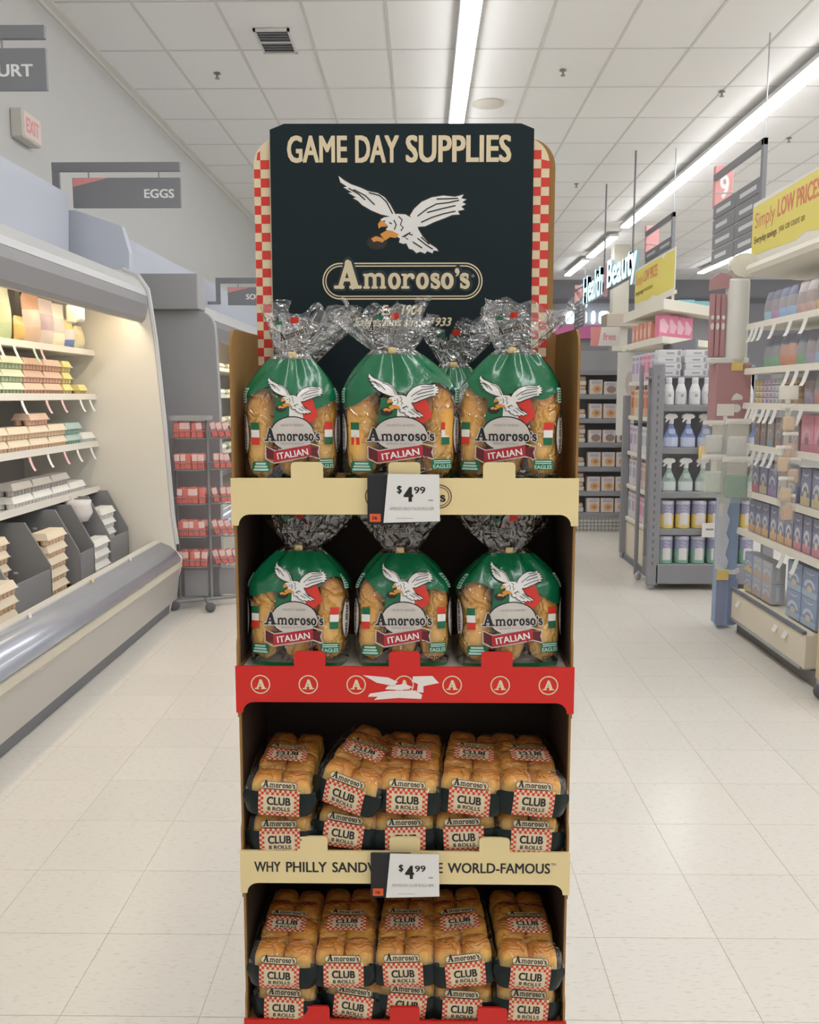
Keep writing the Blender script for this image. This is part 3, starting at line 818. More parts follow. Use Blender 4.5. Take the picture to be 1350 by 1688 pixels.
    def capsule(ik, cx, cs, w, h, lay):
        ik.add([rrect(cx-w/2, cs-h/2, cx+w/2, cs+h*.36, h*.42)], 'navytext', lay)
        ik.add([rrect(cx-w/2+.0009, cs-h/2+.0009, cx+w/2-.0009, cs+h*.36-.0009, h*.37)], 'cream', lay+1)
        ik.add(fit(LOGO, cx-w*.44, cs-h*.36, cx+w*.45, cs+h*.5), 'black', lay+2)
    lx = rnd.uniform(-.004, .004)
    f2 = lambda x, s, o: mp(x, s, o+.0005)
    ik = Ink(); label(ik, -.037+lx, .002, .073, .050, .0047, 1, True); ik.build('front_label', f2, t, .007, .0004)
    ik = Ink(); capsule(ik, lx-.002, .0605, .066, .0145, 1); ik.build('brand_badge', f2, t, .007, .0004)
    ik = Ink(); label(ik, -.036+lx, .118, .072, .040, .0047, 1, True); ik.build('top_label', f2, t, .007, .0004)
    ik = Ink(); capsule(ik, lx, .172, .070, .0165, 1)
    for i in range(14):
        for j in range(2):
            if (i+j) % 2 == 0: ik.add([rect(-.045+i*.0064, .205+j*.004, -.045+(i+1)*.0064, .209+j*.004)], 'ribbon', 1)
    ik.build('top_badge', f2, t, .007, .0004)

protos = []
ORD = ['against cooler-side wall', 'second from cooler-side wall', 'middle column', 'second from shelving-side wall', 'against shelving-side wall']
TILT = {(0,0,0):(0,0), (0,0,1):(-3,4), (0,1,0):(-9,-3), (0,1,1):(-15,-14), (0,2,0):(0,3), (0,2,1):(-3,-3), (0,3,0):(3,-2), (0,3,1):(-4,-6), (0,4,0):(-3,3), (0,4,1):(-5,-8),
        (1,0,0):(-3,3), (1,0,1):(-2,3), (1,1,0):(-7,-4), (1,1,1):(0,0), (1,2,0):(-6,3), (1,2,1):(3,-3), (1,3,0):(-3,0), (1,3,1):(5,3), (1,4,0):(-4,-3), (1,4,1):(-4,-5)}
OFF = {(0,1,1):(-.002,.004), (1,1,1):(.0,-.012), (1,2,1):(0,.0), (0,2,1):(.004,-.008), (1,1,0):(.012,-.004), (1,3,0):(-.004,-.006)}
pn = 0
for tr_, fl in ((0, FL[2]), (1, FL[3])):
    for i in range(5):
        for lay in (0, 1):
            seed = pn % 5
            if pn < 5:
                t = thing('club_roll_pack', '', 'bread bag'); club_proto(pn*1.37+.5, t); protos.append(t)
            else: t = copy_tree(protos[(pn*2) % 5])
            t['label'] = 'club roll bag, %s layer of the %s tray, %s' % (('lower', 'upper')[lay], ('cream-lipped', 'lowest')[tr_], ORD[i])
            t['category'] = 'bread bag'; t['group'] = 'bags of club rolls'
            roll, yaw = TILT[(tr_, i, lay)]; dx, dz = OFF.get((tr_, i, lay), (0, 0))
            t.scale = (1.02, .98, 1.03)
            if i == 0: yaw = -abs(yaw)*.4
            if i == 4: yaw = abs(yaw)*.4
            t.location = (XC-.229+i*.1145+dx, YF+(-.010 if lay else .013)-(.008 if i in (0, 4) else 0), fl+.001+lay*.083+(dz if lay == 0 else 0)+abs(math.sin(R(roll)))*.05)
            t.rotation_euler = (R(2) if lay else 0, R(-roll), R(yaw))
            pn += 1

# price cards in black clip holders
def price_card(zt, xl, lines, where):
    t = thing('price_card', 'white 4.99 price card on a black holder, '+where, 'price card', (xl, YF-.012, zt))
    MB().cbox(-.028, .046, 0, .003, -.088, .0, .0015).build('holder', M('holder_black', (26, 26, 30), .5), t)
    o = MB().prism([(0, -.084), (.098, -.081), (.0965, .0), (.008, .001)], 'y', -.006, -.004).build('card', M('card_white', (232, 230, 226), .6), t)
    ik = Ink()
    ik.add(fit(text('4', .05), .035, -.047, .0515, -.021), 'black').add(fit(text('$', .03), .0235, -.034, .032, -.019), 'black')
    ik.add(fit(text('99', .02), .053, -.033, .0725, -.021), 'black')
    ik.add(fit(text(lines, .0), .011, -.062, .088, -.0565), 'grey').add([rect(.078, -.0455, .086, -.0435)], 'grey').add([rect(.022, -.0765, .052, -.0758)], 'grey')
    ik.build('card_print', flatY(-.006), o)
    o = MB().box(-.024, -.005, -.0012, -.0002, -.083, -.069).build('orange_sticker', INKM['tagorange'], t)
    Ink().add(fit(text('16', .03), -.019, -.079, -.011, -.073), 'black').build('sticker_print', flatY(-.0014), o)
price_card(1.365, XC-.036, 'AMOROSO 6INCH ITALIAN ROLLS 6PK', 'on the lip of the top tray')
price_card(.672, XC-.034, 'AMOROSO CLUB ROLLS 8PK', 'on the lip with the world-famous slogan')

# ================================================================== LEFT SIDE: REFRIGERATED CASES
ENAMEL = M('case_enamel', (238, 233, 222), .5, vary=.02, scale=3)
CASEDK = M('case_fascia', (150, 148, 150), .35, vary=.04, scale=2)
CASELT = M('case_trim_light', (204, 204, 204), .4)
SOFF = M('soffit_blue_grey', (200, 205, 216), .7)
BLK = M('charcoal_metal', (140, 140, 142), .55)  # black metal lightened to grey: background haze put into its colour
BLKP = M('charcoal_panel', (166, 166, 168), .7, vary=.02, scale=3)  # black panels paled the same way, haze mixed into the colour
GLASSY = M('front_glass', (176, 180, 192), .2, metal=.25, vary=.1, scale=4)
STEEL = M('brushed_front', (188, 184, 178), .35, metal=.25, vary=.03, scale=3)
BUMP = M('beige_bumper', (206, 198, 180), .45)
SHELFW = M('shelf_white', (222, 218, 210), .45)

def cooler(y0, y1, label, lit=2.2):
    t = thing('refrigerated_case', label, 'cooler', (-2.2, (y0+y1)/2, 0))
    X = lambda x: x+2.2
    dy = (y0+y1)/2; a, b = y0-dy, y1-dy
    P2 = lambda pts: [(X(x), z*.9 if x > -1.86 and .2 < z < .6 else z) for x, z in pts]
    MB().box(X(-2.7), X(-1.755), a, b, 0, .085).build('kick_plate', M('kick_dark', (128, 128, 132), .6), t)
    MB().prism(P2([(-2.75, .085), (-1.735, .085), (-1.70, .10), (-1.675, .33), (-1.72, .40), (-2.75, .40)]), 'y', a, b).build('lower_front', STEEL, t)
    MB().prism(P2([(-1.715, .345), (-1.668, .345), (-1.655, .365), (-1.660, .40), (-1.715, .415)]), 'y', a, b).build('bumper_rail', BUMP, t)
    MB().prism(P2([(-1.72, .405), (-1.668, .412), (-1.663, .425), (-1.69, .475), (-1.735, .52), (-1.80, .550), (-1.815, .54), (-1.75, .50), (-1.71, .46)]), 'y', a, b).build('front_glass', GLASSY, t, True)
    MB().prism(P2([(-1.845, .40), (-1.80, .545), (-1.80, .562), (-1.845, .562)]), 'y', a, b).build('top_rail', SHELFW, t)
    MB().box(X(-2.75), X(-2.72), a, b, .4, 2.3).build('back_wall', M('case_back', (176, 172, 168), .6), t)
    for z in (1.79, 1.50, 1.185, .88):
        sh = MB().box(X(-2.72), X(-2.215), a, b-.02, z-.025, z).build('shelf', SHELFW, t)
        MB().prism(P2([(-2.216, z-.03), (-2.190, z-.026), (-2.200, z+.012), (-2.216, z+.012)]), 'y', a, b-.02).build('price_rail', M('rail_ivory', (218, 214, 206), .4), sh)
    MB().prism(P2([(-2.72, 2.22), (-2.0, 2.07), (-1.905, 2.06), (-1.897, 1.985), (-1.872, 1.985), (-1.85, 2.01), (-1.828, 2.10), (-1.832, 2.155), (-1.88, 2.16), (-2.0, 2.2), (-2.72, 2.30)]), 'y', a, b).build('canopy', CASEDK, t, False)
    MB().prism(P2([(-1.832, 2.157), (-1.845, 2.20), (-1.90, 2.27), (-1.99, 2.305), (-2.72, 2.31), (-2.0, 2.205), (-1.885, 2.163)]), 'y', a, b).build('canopy_cap', CASELT, t)
    out = [(-2.75, .0), (-1.76, .0), (-1.735, .09), (-1.675, .33), (-1.66, .42), (-1.70, .48), (-1.722, .68), (-1.756, 1.3), (-1.798, 1.87), (-1.826, 2.1), (-1.84, 2.2), (-1.9, 2.29), (-2.0, 2.33), (-2.75, 2.35)]
    MB().prism(P2(out), 'y', b, b+.035).build('end_panel', ENAMEL, t)
    tr = []
    for x, z in out[5:13]: tr.append((X(x)+.004, b+.017, z))
    MB().tube(tr, .02, 8).build('end_trim', CASELT, t)
    lm = bpy.data.materials.get('case_lamp')
    if not lm:
        lm = M('case_lamp', (255, 236, 200), .4, emit=lit)
    MB().cbox(X(-1.955), X(-1.915), a+.1, b-.06, 2.03, 2.052, .006).build('case_lamp', lm, t)
    return t
c1 = cooler(1.6, 6.18, 'open refrigerated egg case with grey canopy and beige bumper', 13.0)
c2 = cooler(7.0, 13.0, 'second refrigerated case beyond the charcoal end panel')
sfm = MB().prism([(-2.9, 2.33), (-2.32, 2.33), (-2.30, 2.745), (-2.30, 2.80), (-2.9, 2.80)], 'y', 1.0, 6.1)
struct('trim_2', sfm, SOFF)
struct('trim_3', MB().prism([(-2.9, 2.36), (-1.96, 2.30), (-1.955, 2.45), (-2.0, 2.62), (-2.3, 2.72), (-2.9, 2.745)], 'y', 6.22, 6.30), SOFF)
struct('trim_4', MB().prism([(-2.9, 2.33), (-2.32, 2.33), (-2.30, 2.66), (-2.30, 2.72), (-2.9, 2.72)], 'y', 6.9, 13.2), SOFF)

# dark end panel and header box between the two cases
ep = thing('charcoal_end_panel', 'charcoal end panel with rounded shoulder and header box beside the egg case', 'end panel', (-1.9, 6.72, 0))
MB().prism([(-.7, 0), (.40, 0), (.42, 1.38), (.405, 1.9)] + arc(.27, 1.98, .13, .13, 0, PI/2, 6) + [(-.7, 2.11)], 'y', -.04, .04).build('panel', BLKP, ep)
MB().cbox(-.7, .305, -.12, .1, 2.112, 2.36, .006).build('header_box', BLKP, ep)

# ---- cooler stock
def carton_mesh(name, lid, base, bumps=6, w=.262, d=.11, h=.07):
    mb = MB()
    for i in range(bumps):
        x = -w/2+(i+.5)*w/bumps
        mb.lathe([(.012, 0), (.021, .004), (w/bumps*.54, .030), (w/bumps*.54, .036)], 8, (x, -d*.25, 0)); mb.lathe([(.012, 0), (.021, .004), (w/bumps*.54, .030), (w/bumps*.54, .036)], 8, (x, d*.25, 0))
    mb.m = 1
    mb.add([(-w/2, -d/2, .034), (w/2, -d/2, .034), (w/2, d/2, .034), (-w/2, d/2, .034), (-w/2+.012, -d/2+.016, h), (w/2-.012, -d/2+.016, h), (w/2-.012, d/2-.016, h), (-w/2+.012, d/2-.016, h)],
           [(0,3,2,1),(4,5,6,7),(0,1,5,4),(1,2,6,5),(2,3,7,6),(3,0,4,7)])
    mb.box(-w/2-.003, w/2+.003, -d/2-.003, d/2+.003, .031, .036)
    return mb.mesh(name, [M(name+'_base', base, .8), M(name+'_lid', lid, .75, vary=.05, scale=30)])
EGG = {'brown': carton_mesh('carton_brown', (228, 196, 174), (214, 172, 148)), 'green': carton_mesh('carton_green', (234, 236, 206), (178, 190, 158)),
       'tan': carton_mesh('carton_tan', (236, 220, 196), (226, 196, 164)), 'white': carton_mesh('carton_white', (236, 234, 228), (226, 226, 222)),
       'grey': carton_mesh('carton_grey', (196, 190, 182), (176, 170, 164)), 'teal': carton_mesh('carton_teal', (178, 200, 192), (150, 178, 170)),
       'yellow': carton_mesh('carton_yellow', (240, 222, 150), (210, 196, 140), 3, .14)}
def egg(kind, y, z, x, where, rz=PI/2):
    o = put(EGG[kind], 'egg_carton', None, (x, y, z), rz)
    tag(o, {'brown':'brown-pink','green':'pale green','tan':'tan','white':'white','grey':'grey','teal':'teal','yellow':'small yellow'}[kind]+' egg carton '+where, 'egg carton', 'egg cartons '+where)
for i, y in enumerate((4.68, 4.95)):
    for k in range(3): egg('green', y+.02, 1.501+k*.071, -2.27, 'stacked on the shelf below the cheese bags')
for y in (5.24, 5.51):
    for k in range(3): egg('brown', y, 1.501+k*.071, -2.27, 'stacked on the shelf below the cheese bags')
for k in range(3): egg('yellow', 5.735, 1.501+k*.071, -2.27, 'stacked at the end of the second shelf')
egg('yellow', 5.99, 1.501, -2.27, 'alone at the far end of the second shelf')
for y in (4.46, 4.73, 5.00, 5.27, 5.54):
    for k in range(2): egg('tan', y, 1.186+k*.071, -2.27, 'in two layers on the third shelf')
egg('brown', 5.28, 1.186+2*.071, -2.27, 'on top of the tan cartons of the third shelf')
for k in range(2): egg('teal', 5.80, 1.186+k*.071, -2.27, 'at the end of the tan cartons')
egg('white', 6.03, 1.186, -2.27, 'at the far end of the third shelf')
for y in (5.01, 5.28, 5.55, 5.82):
    egg('white', y, .881, -2.27, 'in the bottom layer of the fourth shelf'); 
for y in (5.01, 5.28, 5.55): egg('grey', y, .881+.071, -2.27, 'in the upper layer of the fourth shelf')
# pouches and cheese bags on the top shelf
def pouch_mesh(name, w, h, d, main, accent, low):
    mb = MB(); nx, nz = 8, 9
    for sgn in (-1, 1):
        vs = []; fs = []
        for j in range(nz+1):
            for i in range(nx+1):
                u = -1+2*i/nx; v = j/nz
                bl = (1-abs(u)**3)*math.sin(PI*min(1, v*1.05+.02))**.6 if 0 < v < 1 else 0
                vs.append((u*w/2*(1-.06*math.sin(PI*v)), sgn*d/2*bl, h*v))
        off = len(mb.v)
        for j in range(nz):
            mb.m = 2 if j < 3 else (1 if 3 <= j < 6 else 0)
            for i in range(nx): fs = [(j*(nx+1)+i, j*(nx+1)+i+1, (j+1)*(nx+1)+i+1, (j+1)*(nx+1)+i)]; mb.f.append([q+off for q in fs[0]]); mb.mi.append(mb.m)
        mb.v += vs
    return mb.mesh(name, [M(name+'_a', main, .4), M(name+'_b', accent, .4), M(name+'_c', low, .4)], True)
for i, (y, w, h, a_, b_, c_, nm) in enumerate(((4.80, .2, .30, (236,234,206), (228,230,196), (196,216,170), 'pale green tortilla bag'), (4.98, .17, .30, (238,236,210), (232,226,186), (206,220,176), 'cream tortilla bag'),
        (5.15, .12, .15, (240,214,150), (236,200,120), (232,196,130), 'orange and white tub bag'), (5.34, .24, .30, (214,170,140), (232,214,196), (232,200,176), 'brown-topped shredded cheese bag'),
        (5.53, .22, .28, (220,206,206), (196,176,186), (226,214,206), 'mauve striped cheese bag'), (5.70, .24, .27, (240,234,224), (216,210,206), (240,236,214), 'white cheese bag with dark print'),
        (5.89, .13, .19, (240,206,140), (226,222,220), (120,140,200), 'blue and orange snack bag'), (6.05, .16, .16, (232,220,190), (224,210,170), (214,216,190), 'small cream snack bag'))):
    o = put(pouch_mesh('pouch%d' % i, w, h, .07, a_, b_, c_), 'cheese_bag', None, (-2.26, y, 1.792), PI/2, ry=R(random.uniform(-5, 5)))
    tag(o, nm+' standing on the top shelf of the egg case', 'food bag', 'bags on the top cooler shelf')
cs = thing('ceiling_case_camera', 'small white angled scanner hanging under the grey cooler canopy', 'device', (-2.0, 5.33, 1.985))
MB().cbox(-.04, .04, -.05, .05, -.06, .03, .012, 2).build('body', M('device_white', (240, 238, 220), .5), cs)
MB().cbox(-.025, .03, -.085, -.045, -.075, .0, .01, 2).build('nose', M('device_cream', (226, 220, 196), .5), cs)
# shelf talkers
def talker(x, y, z, col, where, rz=PI/2, h=.075, w=.03, n=[0]):
    k = 'talker_%d_%d_%d' % col
    me = bpy.data.meshes.get(k+str(h)) or MB().prism([(0, 0), (-.004, -.02), (-.018, -h*.75), (-.03, -h), (-.032, -h), (-.020, -h*.75), (-.006, -.02), (-.002, 0)], 'x', -w/2, w/2).mesh(k+str(h), M(k, col, .5))
    o = put(me, 'shelf_tag', None, (x, y, z), rz)
    tag(o, {(240,238,232):'white', (238,190,190):'pink', (200,222,190):'green', (236,214,150):'yellow'}.get(col, 'white')+' paper tag hanging from '+where, 'shelf tag', 'paper tags on '+where)
for y, c in ((4.76, (240,238,232)), (4.93, (240,238,232)), (5.18, (200,222,190)), (5.28, (238,190,190))): talker(-2.19, y, 1.765, c, 'the top cooler shelf')
for y, c in ((4.99, (240,238,232)), (5.32, (238,190,190)), (5.55, (238,190,190)), (5.85, (240,238,232)), (6.02, (240,238,232))): talker(-2.19, y, 1.472, c, 'the second cooler shelf')
for y, c in ((5.05, (238,190,190)), (5.3, (240,238,232)), (5.55, (238,190,190)), (5.76, (240,238,232)), (6.0, (240,238,232))): talker(-2.19, y, 1.157, c, 'the third cooler shelf')
for y, c in ((3.45, (236,214,150)), (3.55, (240,238,232)), (4.05, (240,238,232)), (4.85, (236,214,150)), (5.5, (240,238,232))): talker(-1.795, y, .51, c, 'the rail of the egg case', h=.09)

# charcoal shipping crates with cartons, standing in the well
def crate(y, h, w, where):
    t = thing('egg_crate', 'charcoal slotted egg crate '+where, 'crate', (-2.25, y, .402), group='charcoal egg crates in the cooler well')
    sp = [(-.25, 0), (.25, 0), (.25, h*.45), (.12, h), (-.25, h)]
    for s_ in (-1, 1):
        sd = MB().prism(sp, 'y', s_*w/2-.006, s_*w/2+.006).build('side_panel', BLK, t)
        for (u, v) in ((-.12, .75), (.0, .75), (-.1, .35), (.06, .35)): MB().box(u-.012, u+.012, s_*w/2-.0075, s_*w/2+.0075, v*h-.006, v*h+.006).build('slot', SHELFW, sd)
    MB().box(-.25, -.235, -w/2, w/2, 0, h).build('back_panel', BLK, t)
    fr = MB().box(.238, .25, -w/2, w/2, 0, h*.4).build('front_panel', BLK, t)
    MB().box(-.25, .25, -w/2, w/2, 0, .01).build('base', BLK, t)
crate(3.86, .36, .4, 'beside the low carton stack'); crate(4.56, .42, .5, 'in front of the tall carton stack'); crate(5.34, .44, .24, 'behind the tall carton stack'); crate(5.93, .46, .36, 'against the white end panel')
for k in range(5): egg('tan', 4.98, .402+k*.071, -2.08, 'in the tall stack between crates')
for k in range(3): egg('white', 5.60, .402+k*.071, -2.05, 'in the short stack between crates')
for k in range(5): egg('white', 5.93, .414+k*.071, -2.12, 'inside the crate by the end panel')
for k in range(5): egg('tan', 4.56, .414+k*.071, -2.22, 'inside the crate between the open stacks')
for k in range(3): egg('tan', 4.19, .402+k*.071, -2.02, 'in the low stack beside the near crate')
bw = thing('clip_cup', 'white plastic cup dispenser hanging under the lowest cooler shelf', 'dispenser', (-2.15, 5.62, .72))
MB().lathe([(.06, 0), (.09, .05), (.08, .1), (.085, .13)], 12).build('cup', M('cup_white', (230, 226, 224), .5), bw, True)
MB().box(-.05, -.03, -.02, .02, .1, .16).build('hook', SHELFW, bw)

# ---- wheeled rack of red packs
rk = thing('wire_rack', 'charcoal wheeled wire rack holding red packs beside the egg case', 'rack', (-1.50, 6.36, 0))
for x, y in ((0, 0), (.2, .16), (-.225, .0)): MB().tube([(x, y, .06), (x, y, 1.36 if x == 0 else 1.3)], .012 if x == 0 else .008, 8).build('post', BLK, rk)
LV = (1.205, .985, .745, .515, .30)
for z in LV:
    for (x0, x1, y0, y1) in ((-.225, -.015, -.09, .09), (.015, .215, -.02, .2)):
        mb = MB()
        for zz in (0, .05): mb.tube([(x0, y0, z+zz), (x1, y0, z+zz), (x1, y1, z+zz), (x0, y1, z+zz), (x0, y0, z+zz)], .004, 6)
        for q in range(6): mb.tube([(x0+(x1-x0)*q/5, y0, z+.05), (x0+(x1-x0)*q/5, y0, z), (x0+(x1-x0)*q/5, y1, z)], .0025, 5)
        mb.build('basket', BLK, rk)
for (x0, x1, y) in ((-.20, -.03, .02), (.03, .2, .1)): MB().cbox(x0, x1, y, y+.02, .07, .265, .004).build('foot_panel', BLKP, rk)
MB().box(-.24, .02, -.1, .1, 1.33, 1.36).build('top_plate', BLKP, rk)
for pts in ([(-.24, -.12, .06), (.1, .05, .06)], [(.02, -.18, .06), (-.1, .15, .06)], [(.0, .0, .06), (.22, .1, .06)]): MB().tube(pts, .014, 6).build('foot_bar', BLK, rk)
for x, y in ((-.235, -.12), (.03, -.17), (.21, .1)):
    wl = MB().lathe([(.012, -.012), (.034, -.012), (.036, 0), (.034, .012), (.012, .012)], 16).build('caster', M('caster_dark', (100, 100, 104), .5), rk, True)
    wl.location = (x, y, .036); wl.rotation_euler = (PI/2, 0, .3)
RP = MB().cbox(-.019, .019, -.016, .016, 0, .108, .004); RP.m = 1; RP.cbox(-.0192, .0192, -.0164, .0164, .055, .106, .004); RPm = RP.mesh('red_pack', [M('pack_red', (234, 128, 120), .45), M('pack_pink_white', (240, 212, 208), .45)])
RP2 = MB().cbox(-.019, .019, -.016, .016, 0, .104, .004).mesh('red_pack_plain', M('pack_red2', (232, 134, 126), .45))
for li, z in enumerate(LV):
    lv = ('top', 'second', 'middle', 'fourth', 'lowest')[li]
    for q in range(5):
        o = put(RPm if (q+li) % 3 else RP2, 'red_food_pack', None, (-1.50-.195+q*.04, 6.36-.06, z+.006), R(random.uniform(-6, 6)), ry=R(random.uniform(-7, 7)))
        tag(o, 'red and white food pack upright in the %s front basket of the rack' % lv, 'food pack', 'red packs in the rack')
        o = put(RP2 if q % 2 else RPm, 'red_food_pack', None, (-1.50-.195+q*.04, 6.36+.03, z+.006), R(random.uniform(-6, 6)))
        tag(o, 'red food pack in the rear row of the %s front basket of the rack' % lv, 'food pack', 'red packs in the rack')
    for q in range(4):
        o = put(RPm, 'red_food_pack', None, (-1.50+.045+q*.045, 6.36+.05+q*.012, z+.006), R(20), ry=R(random.uniform(-22, 6)))
        tag(o, 'red and white food pack leaning in the %s side basket of the rack' % lv, 'food pack', 'red packs in the rack')
# second case: a few pale products in view
for z in (1.79, 1.50, 1.185, .88):
    for q in range(7):
        y = 9.0+q*.45
        o = put(EGG[('white', 'green', 'tan')[q % 3]], 'dairy_carton', None, (-2.3, y, z+.001), PI/2)
        tag(o, 'pale dairy carton on a shelf of the second case', 'carton', 'cartons in the second case')

# ---- hanging department signs
SIGNM = M('sign_charcoal', (138, 138, 142), .6); SIGNTXT = INKM['signtext'] = M('sign_text', (244, 244, 244), .5)  # dark sign board lightened, background haze put into its colour
INKM['signflash'] = M('sign_flash_red', (232, 158, 156), .6)  # red paled so flashes and exit letters carry the haze in colour
def dept_sign(name, x0, x1, y, zt, h, words, tw, label, arm, post=.28):
    t = thing('department_sign', label, 'sign', (x0, y, zt))
    w = x1-x0
    MB().cbox(arm, w, -.012, .012, -.06, 0, .003).build('arm', SIGNM, t)
    MB().cbox(arm, arm+.05, -.012, .012, -post, -.06, .003).build('arm_post', SIGNM, t)
    for q in (.15, .8): MB().tube([(w*q, 0, -.06), (w*q, 0, -.10)], .005, 6).build('hook', M('hook_steel', (150, 150, 150), .4), t)
    MB().box(arm-.7, arm+.02, -.01, .01, -post, -post+.03).build('wall_bracket', SIGNM, t)
    p = MB().cbox(0, w, -.01, .01, -.10-h, -.10, .002).build('panel', SIGNM, t)
    ik = Ink()
    Ink().add([[(0.005, -.102), (w*.33, -.102), (.005, -.10-h*.3)]], 'signflash', 0).build('red_flash', flatY(-.0105), p)
    ik.add(fit(text(words, .03), w*.94-tw, -.10-h*.68, w*.94, -.10-h*.38), 'signtext', 1)
    ik.build('sign_print', flatY(-.0105), p)
dept_sign('eggs', -2.326, -1.605, 6.26, 3.035, .193, 'EGGS', .20, 'charcoal hanging department sign reading EGGS', -.135, .33)
dept_sign('yogurt', -2.75, -1.73, 4.4, 3.183, .185, 'YOGURT', .36, 'charcoal hanging department sign reading YOGURT', -.12)
dept_sign('sour', -2.09, -1.35, 10, 2.756, .19, 'SOUR CREAM', .5, 'charcoal hanging department sign reading SOUR CREAM', -.13)
ex = thing('exit_sign', 'pale box exit sign with pale red letters mounted on the wall', 'sign', (-2.9, 6.72, 3.31))
MB().cbox(0, .09, -.06, .26, 0, .2, .008).build('housing', M('exit_box', (214, 210, 200), .6), ex)
fc_ = MB().box(.09, .094, -.045, .245, .015, .185).build('face', M('exit_face', (236, 214, 208), .5), ex)
Ink().add([q for q in fit(text('EXIT', .03), -.01, .05, .21, .15)], 'signflash').build('exit_print', flatX(.0945, 1), fc_)

# ================================================================== RIGHT SIDE: GONDOLA WITH BOXED FOOD
CRM = M('shelf_cream', (238, 232, 216), .5, vary=.02, scale=4)
CRMD = M('base_cream', (238, 228, 206), .55, vary=.02, scale=3)
DARKB = M('shelf_back_grey', (150, 150, 156), .8)  # one even grey for shelf backs and the angled core
SILV = M('silver_edge', (176, 178, 182), .3, metal=.5)
SZ = (1.93, 1.66, 1.45, 1.20, .915, .664)
g1 = thing('shelving_unit', 'cream shelving unit stocked with boxed food under the yellow sign', 'shelving', (2.3, 5.1, 0))
G = lambda x: x-2.3
ya, yb = -.66, .64
MB().box(G(2.03), G(2.55), ya, yb, 0, .075).build('kick_recess', M('kick_grey', (130, 128, 126), .7), g1)  # plain grey kick, set back under the deck
bs = MB().cbox(G(1.985), G(2.55), -.47, yb, .078, .275, .012).build('base_deck', CRMD, g1)
MB().box(G(1.975), G(2.0), -.46, yb, .08, .095).build('lower_strip', SILV, bs)
MB().box(G(1.978), G(2.0), -.47, yb, .268, .285).build('upper_strip', M('strip_dark', (120, 122, 128), .5), bs)
MB().box(G(2.54), G(2.56), ya, yb, 0, 2.26).build('back_panel', DARKB, g1)
for z in SZ:
    o = MB().box(G(2.02), G(2.54), ya, yb, z-.03, z).build('shelf', CRM, g1)
    MB().prism([(G(2.02), z-.034), (G(1.998), z-.03), (G(2.004), z+.006), (G(2.02), z+.006)], 'y', ya, yb).build('price_rail', M('rail_cream', (240, 234, 220), .45), o)
MB().prism([(G(1.99), 2.235), (G(1.98), 2.262), (G(1.99), 2.29), (G(2.56), 2.29), (G(2.56), 2.2), (G(2.3), 2.2)], 'y', ya, yb).build('canopy', CRM, g1)

def wash(c, k=.25): return tuple(int(v+(w_-v)*k) for v, w_ in zip(c, (228, 226, 222)))  # blends a colour towards pale grey, painting the background haze into it
def box_mesh(name, w, d, h, body, band, arch, extra=None, side=None):
    """carton facing -Y: body, coloured foot band, pale arch and brand swash printed on the face and side"""
    mb = MB(); mb.cbox(-w/2, w/2, 0, d, 0, h, .002)
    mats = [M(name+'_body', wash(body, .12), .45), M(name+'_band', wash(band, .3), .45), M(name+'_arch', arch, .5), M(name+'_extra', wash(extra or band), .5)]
    e = -.0008
    def pl(q, m, o=0.0):
        mb.m = m; mb.add([(x, e-o, z) for x, z in q], [list(range(len(q)))])
    pl(rect(-w/2+.003, .003, w/2-.003, h*.24), 1)
    pl(arc(0, h*.36, w*.36, h*.27, 0, PI, 10) + arc(0, h*.36, w*.22, h*.16, PI, 0, 8), 2, .0003)
    pl(ell(0, h*.30, w*.17, h*.11, 12), 3, .0006)
    for q in range(5):
        a = PI*(.15+.7*q/5); pl([(x, z+h*.02) for x, z in (arc(0, h*.92, w*.36, h*.10, PI+a, PI+a+.35, 2)+arc(0, h*.92, w*.36, h*.16, PI+a+.35, PI+a, 2))], 2, .0003)
    mb.m = 2
    for sx in (-1, 1):
        mb.add([(sx*(w/2+.0008), d*.35, h*.15), (sx*(w/2+.0008), d*.6, h*.15), (sx*(w/2+.0008), d*.6, h*.85), (sx*(w/2+.0008), d*.35, h*.85)], [(0, 1, 2, 3)])
    return mb.mesh(name, mats)
NAVY = (142, 146, 174); ARCH = (220, 222, 232)  # navy lightened: background haze is in the box colour
BX = {
 'navy_orange': box_mesh('bx_no', .105, .07, .20, NAVY, (232, 176, 120), ARCH, (238, 206, 150)), 'navy_pink': box_mesh('bx_np', .105, .07, .20, NAVY, (218, 130, 150), ARCH, (236, 214, 196)),
 'navy_red': box_mesh('bx_nr', .115, .07, .19, NAVY, (200, 110, 126), ARCH, (220, 190, 170)), 'navy_cream': box_mesh('bx_nc', .12, .07, .20, NAVY, (222, 200, 150), ARCH, (230, 210, 160)),
 'navy_violet': box_mesh('bx_nv', .13, .07, .19, NAVY, (160, 134, 190), ARCH, (176, 150, 200)), 'rose': box_mesh('bx_ro', .15, .07, .20, (236, 160, 178), (206, 120, 142), (232, 200, 206), (140, 110, 130)),
 'brown': box_mesh('bx_br', .085, .06, .17, (170, 154, 148), (158, 136, 158), (214, 206, 204), (186, 160, 140)), 'teal': box_mesh('bx_te', .09, .06, .17, (184, 178, 174), (140, 190, 204), (214, 212, 212), (198, 180, 168)),
 'maroon': box_mesh('bx_ma', .09, .06, .17, (170, 156, 156), (196, 142, 146), (210, 204, 206), (188, 166, 158)), 'blue_yellow': box_mesh('bx_by', .13, .08, .12, (168, 178, 206), (240, 206, 120), (216, 222, 234), (240, 214, 140)),
 'blue_tan': box_mesh('bx_bt', .15, .08, .12, (188, 190, 202), (200, 172, 160), (214, 218, 226), (210, 180, 150)), 'sky_tan': box_mesh('bx_st', .19, .10, .155, (150, 170, 206), (170, 196, 226), (216, 224, 236), (230, 206, 176)),
}
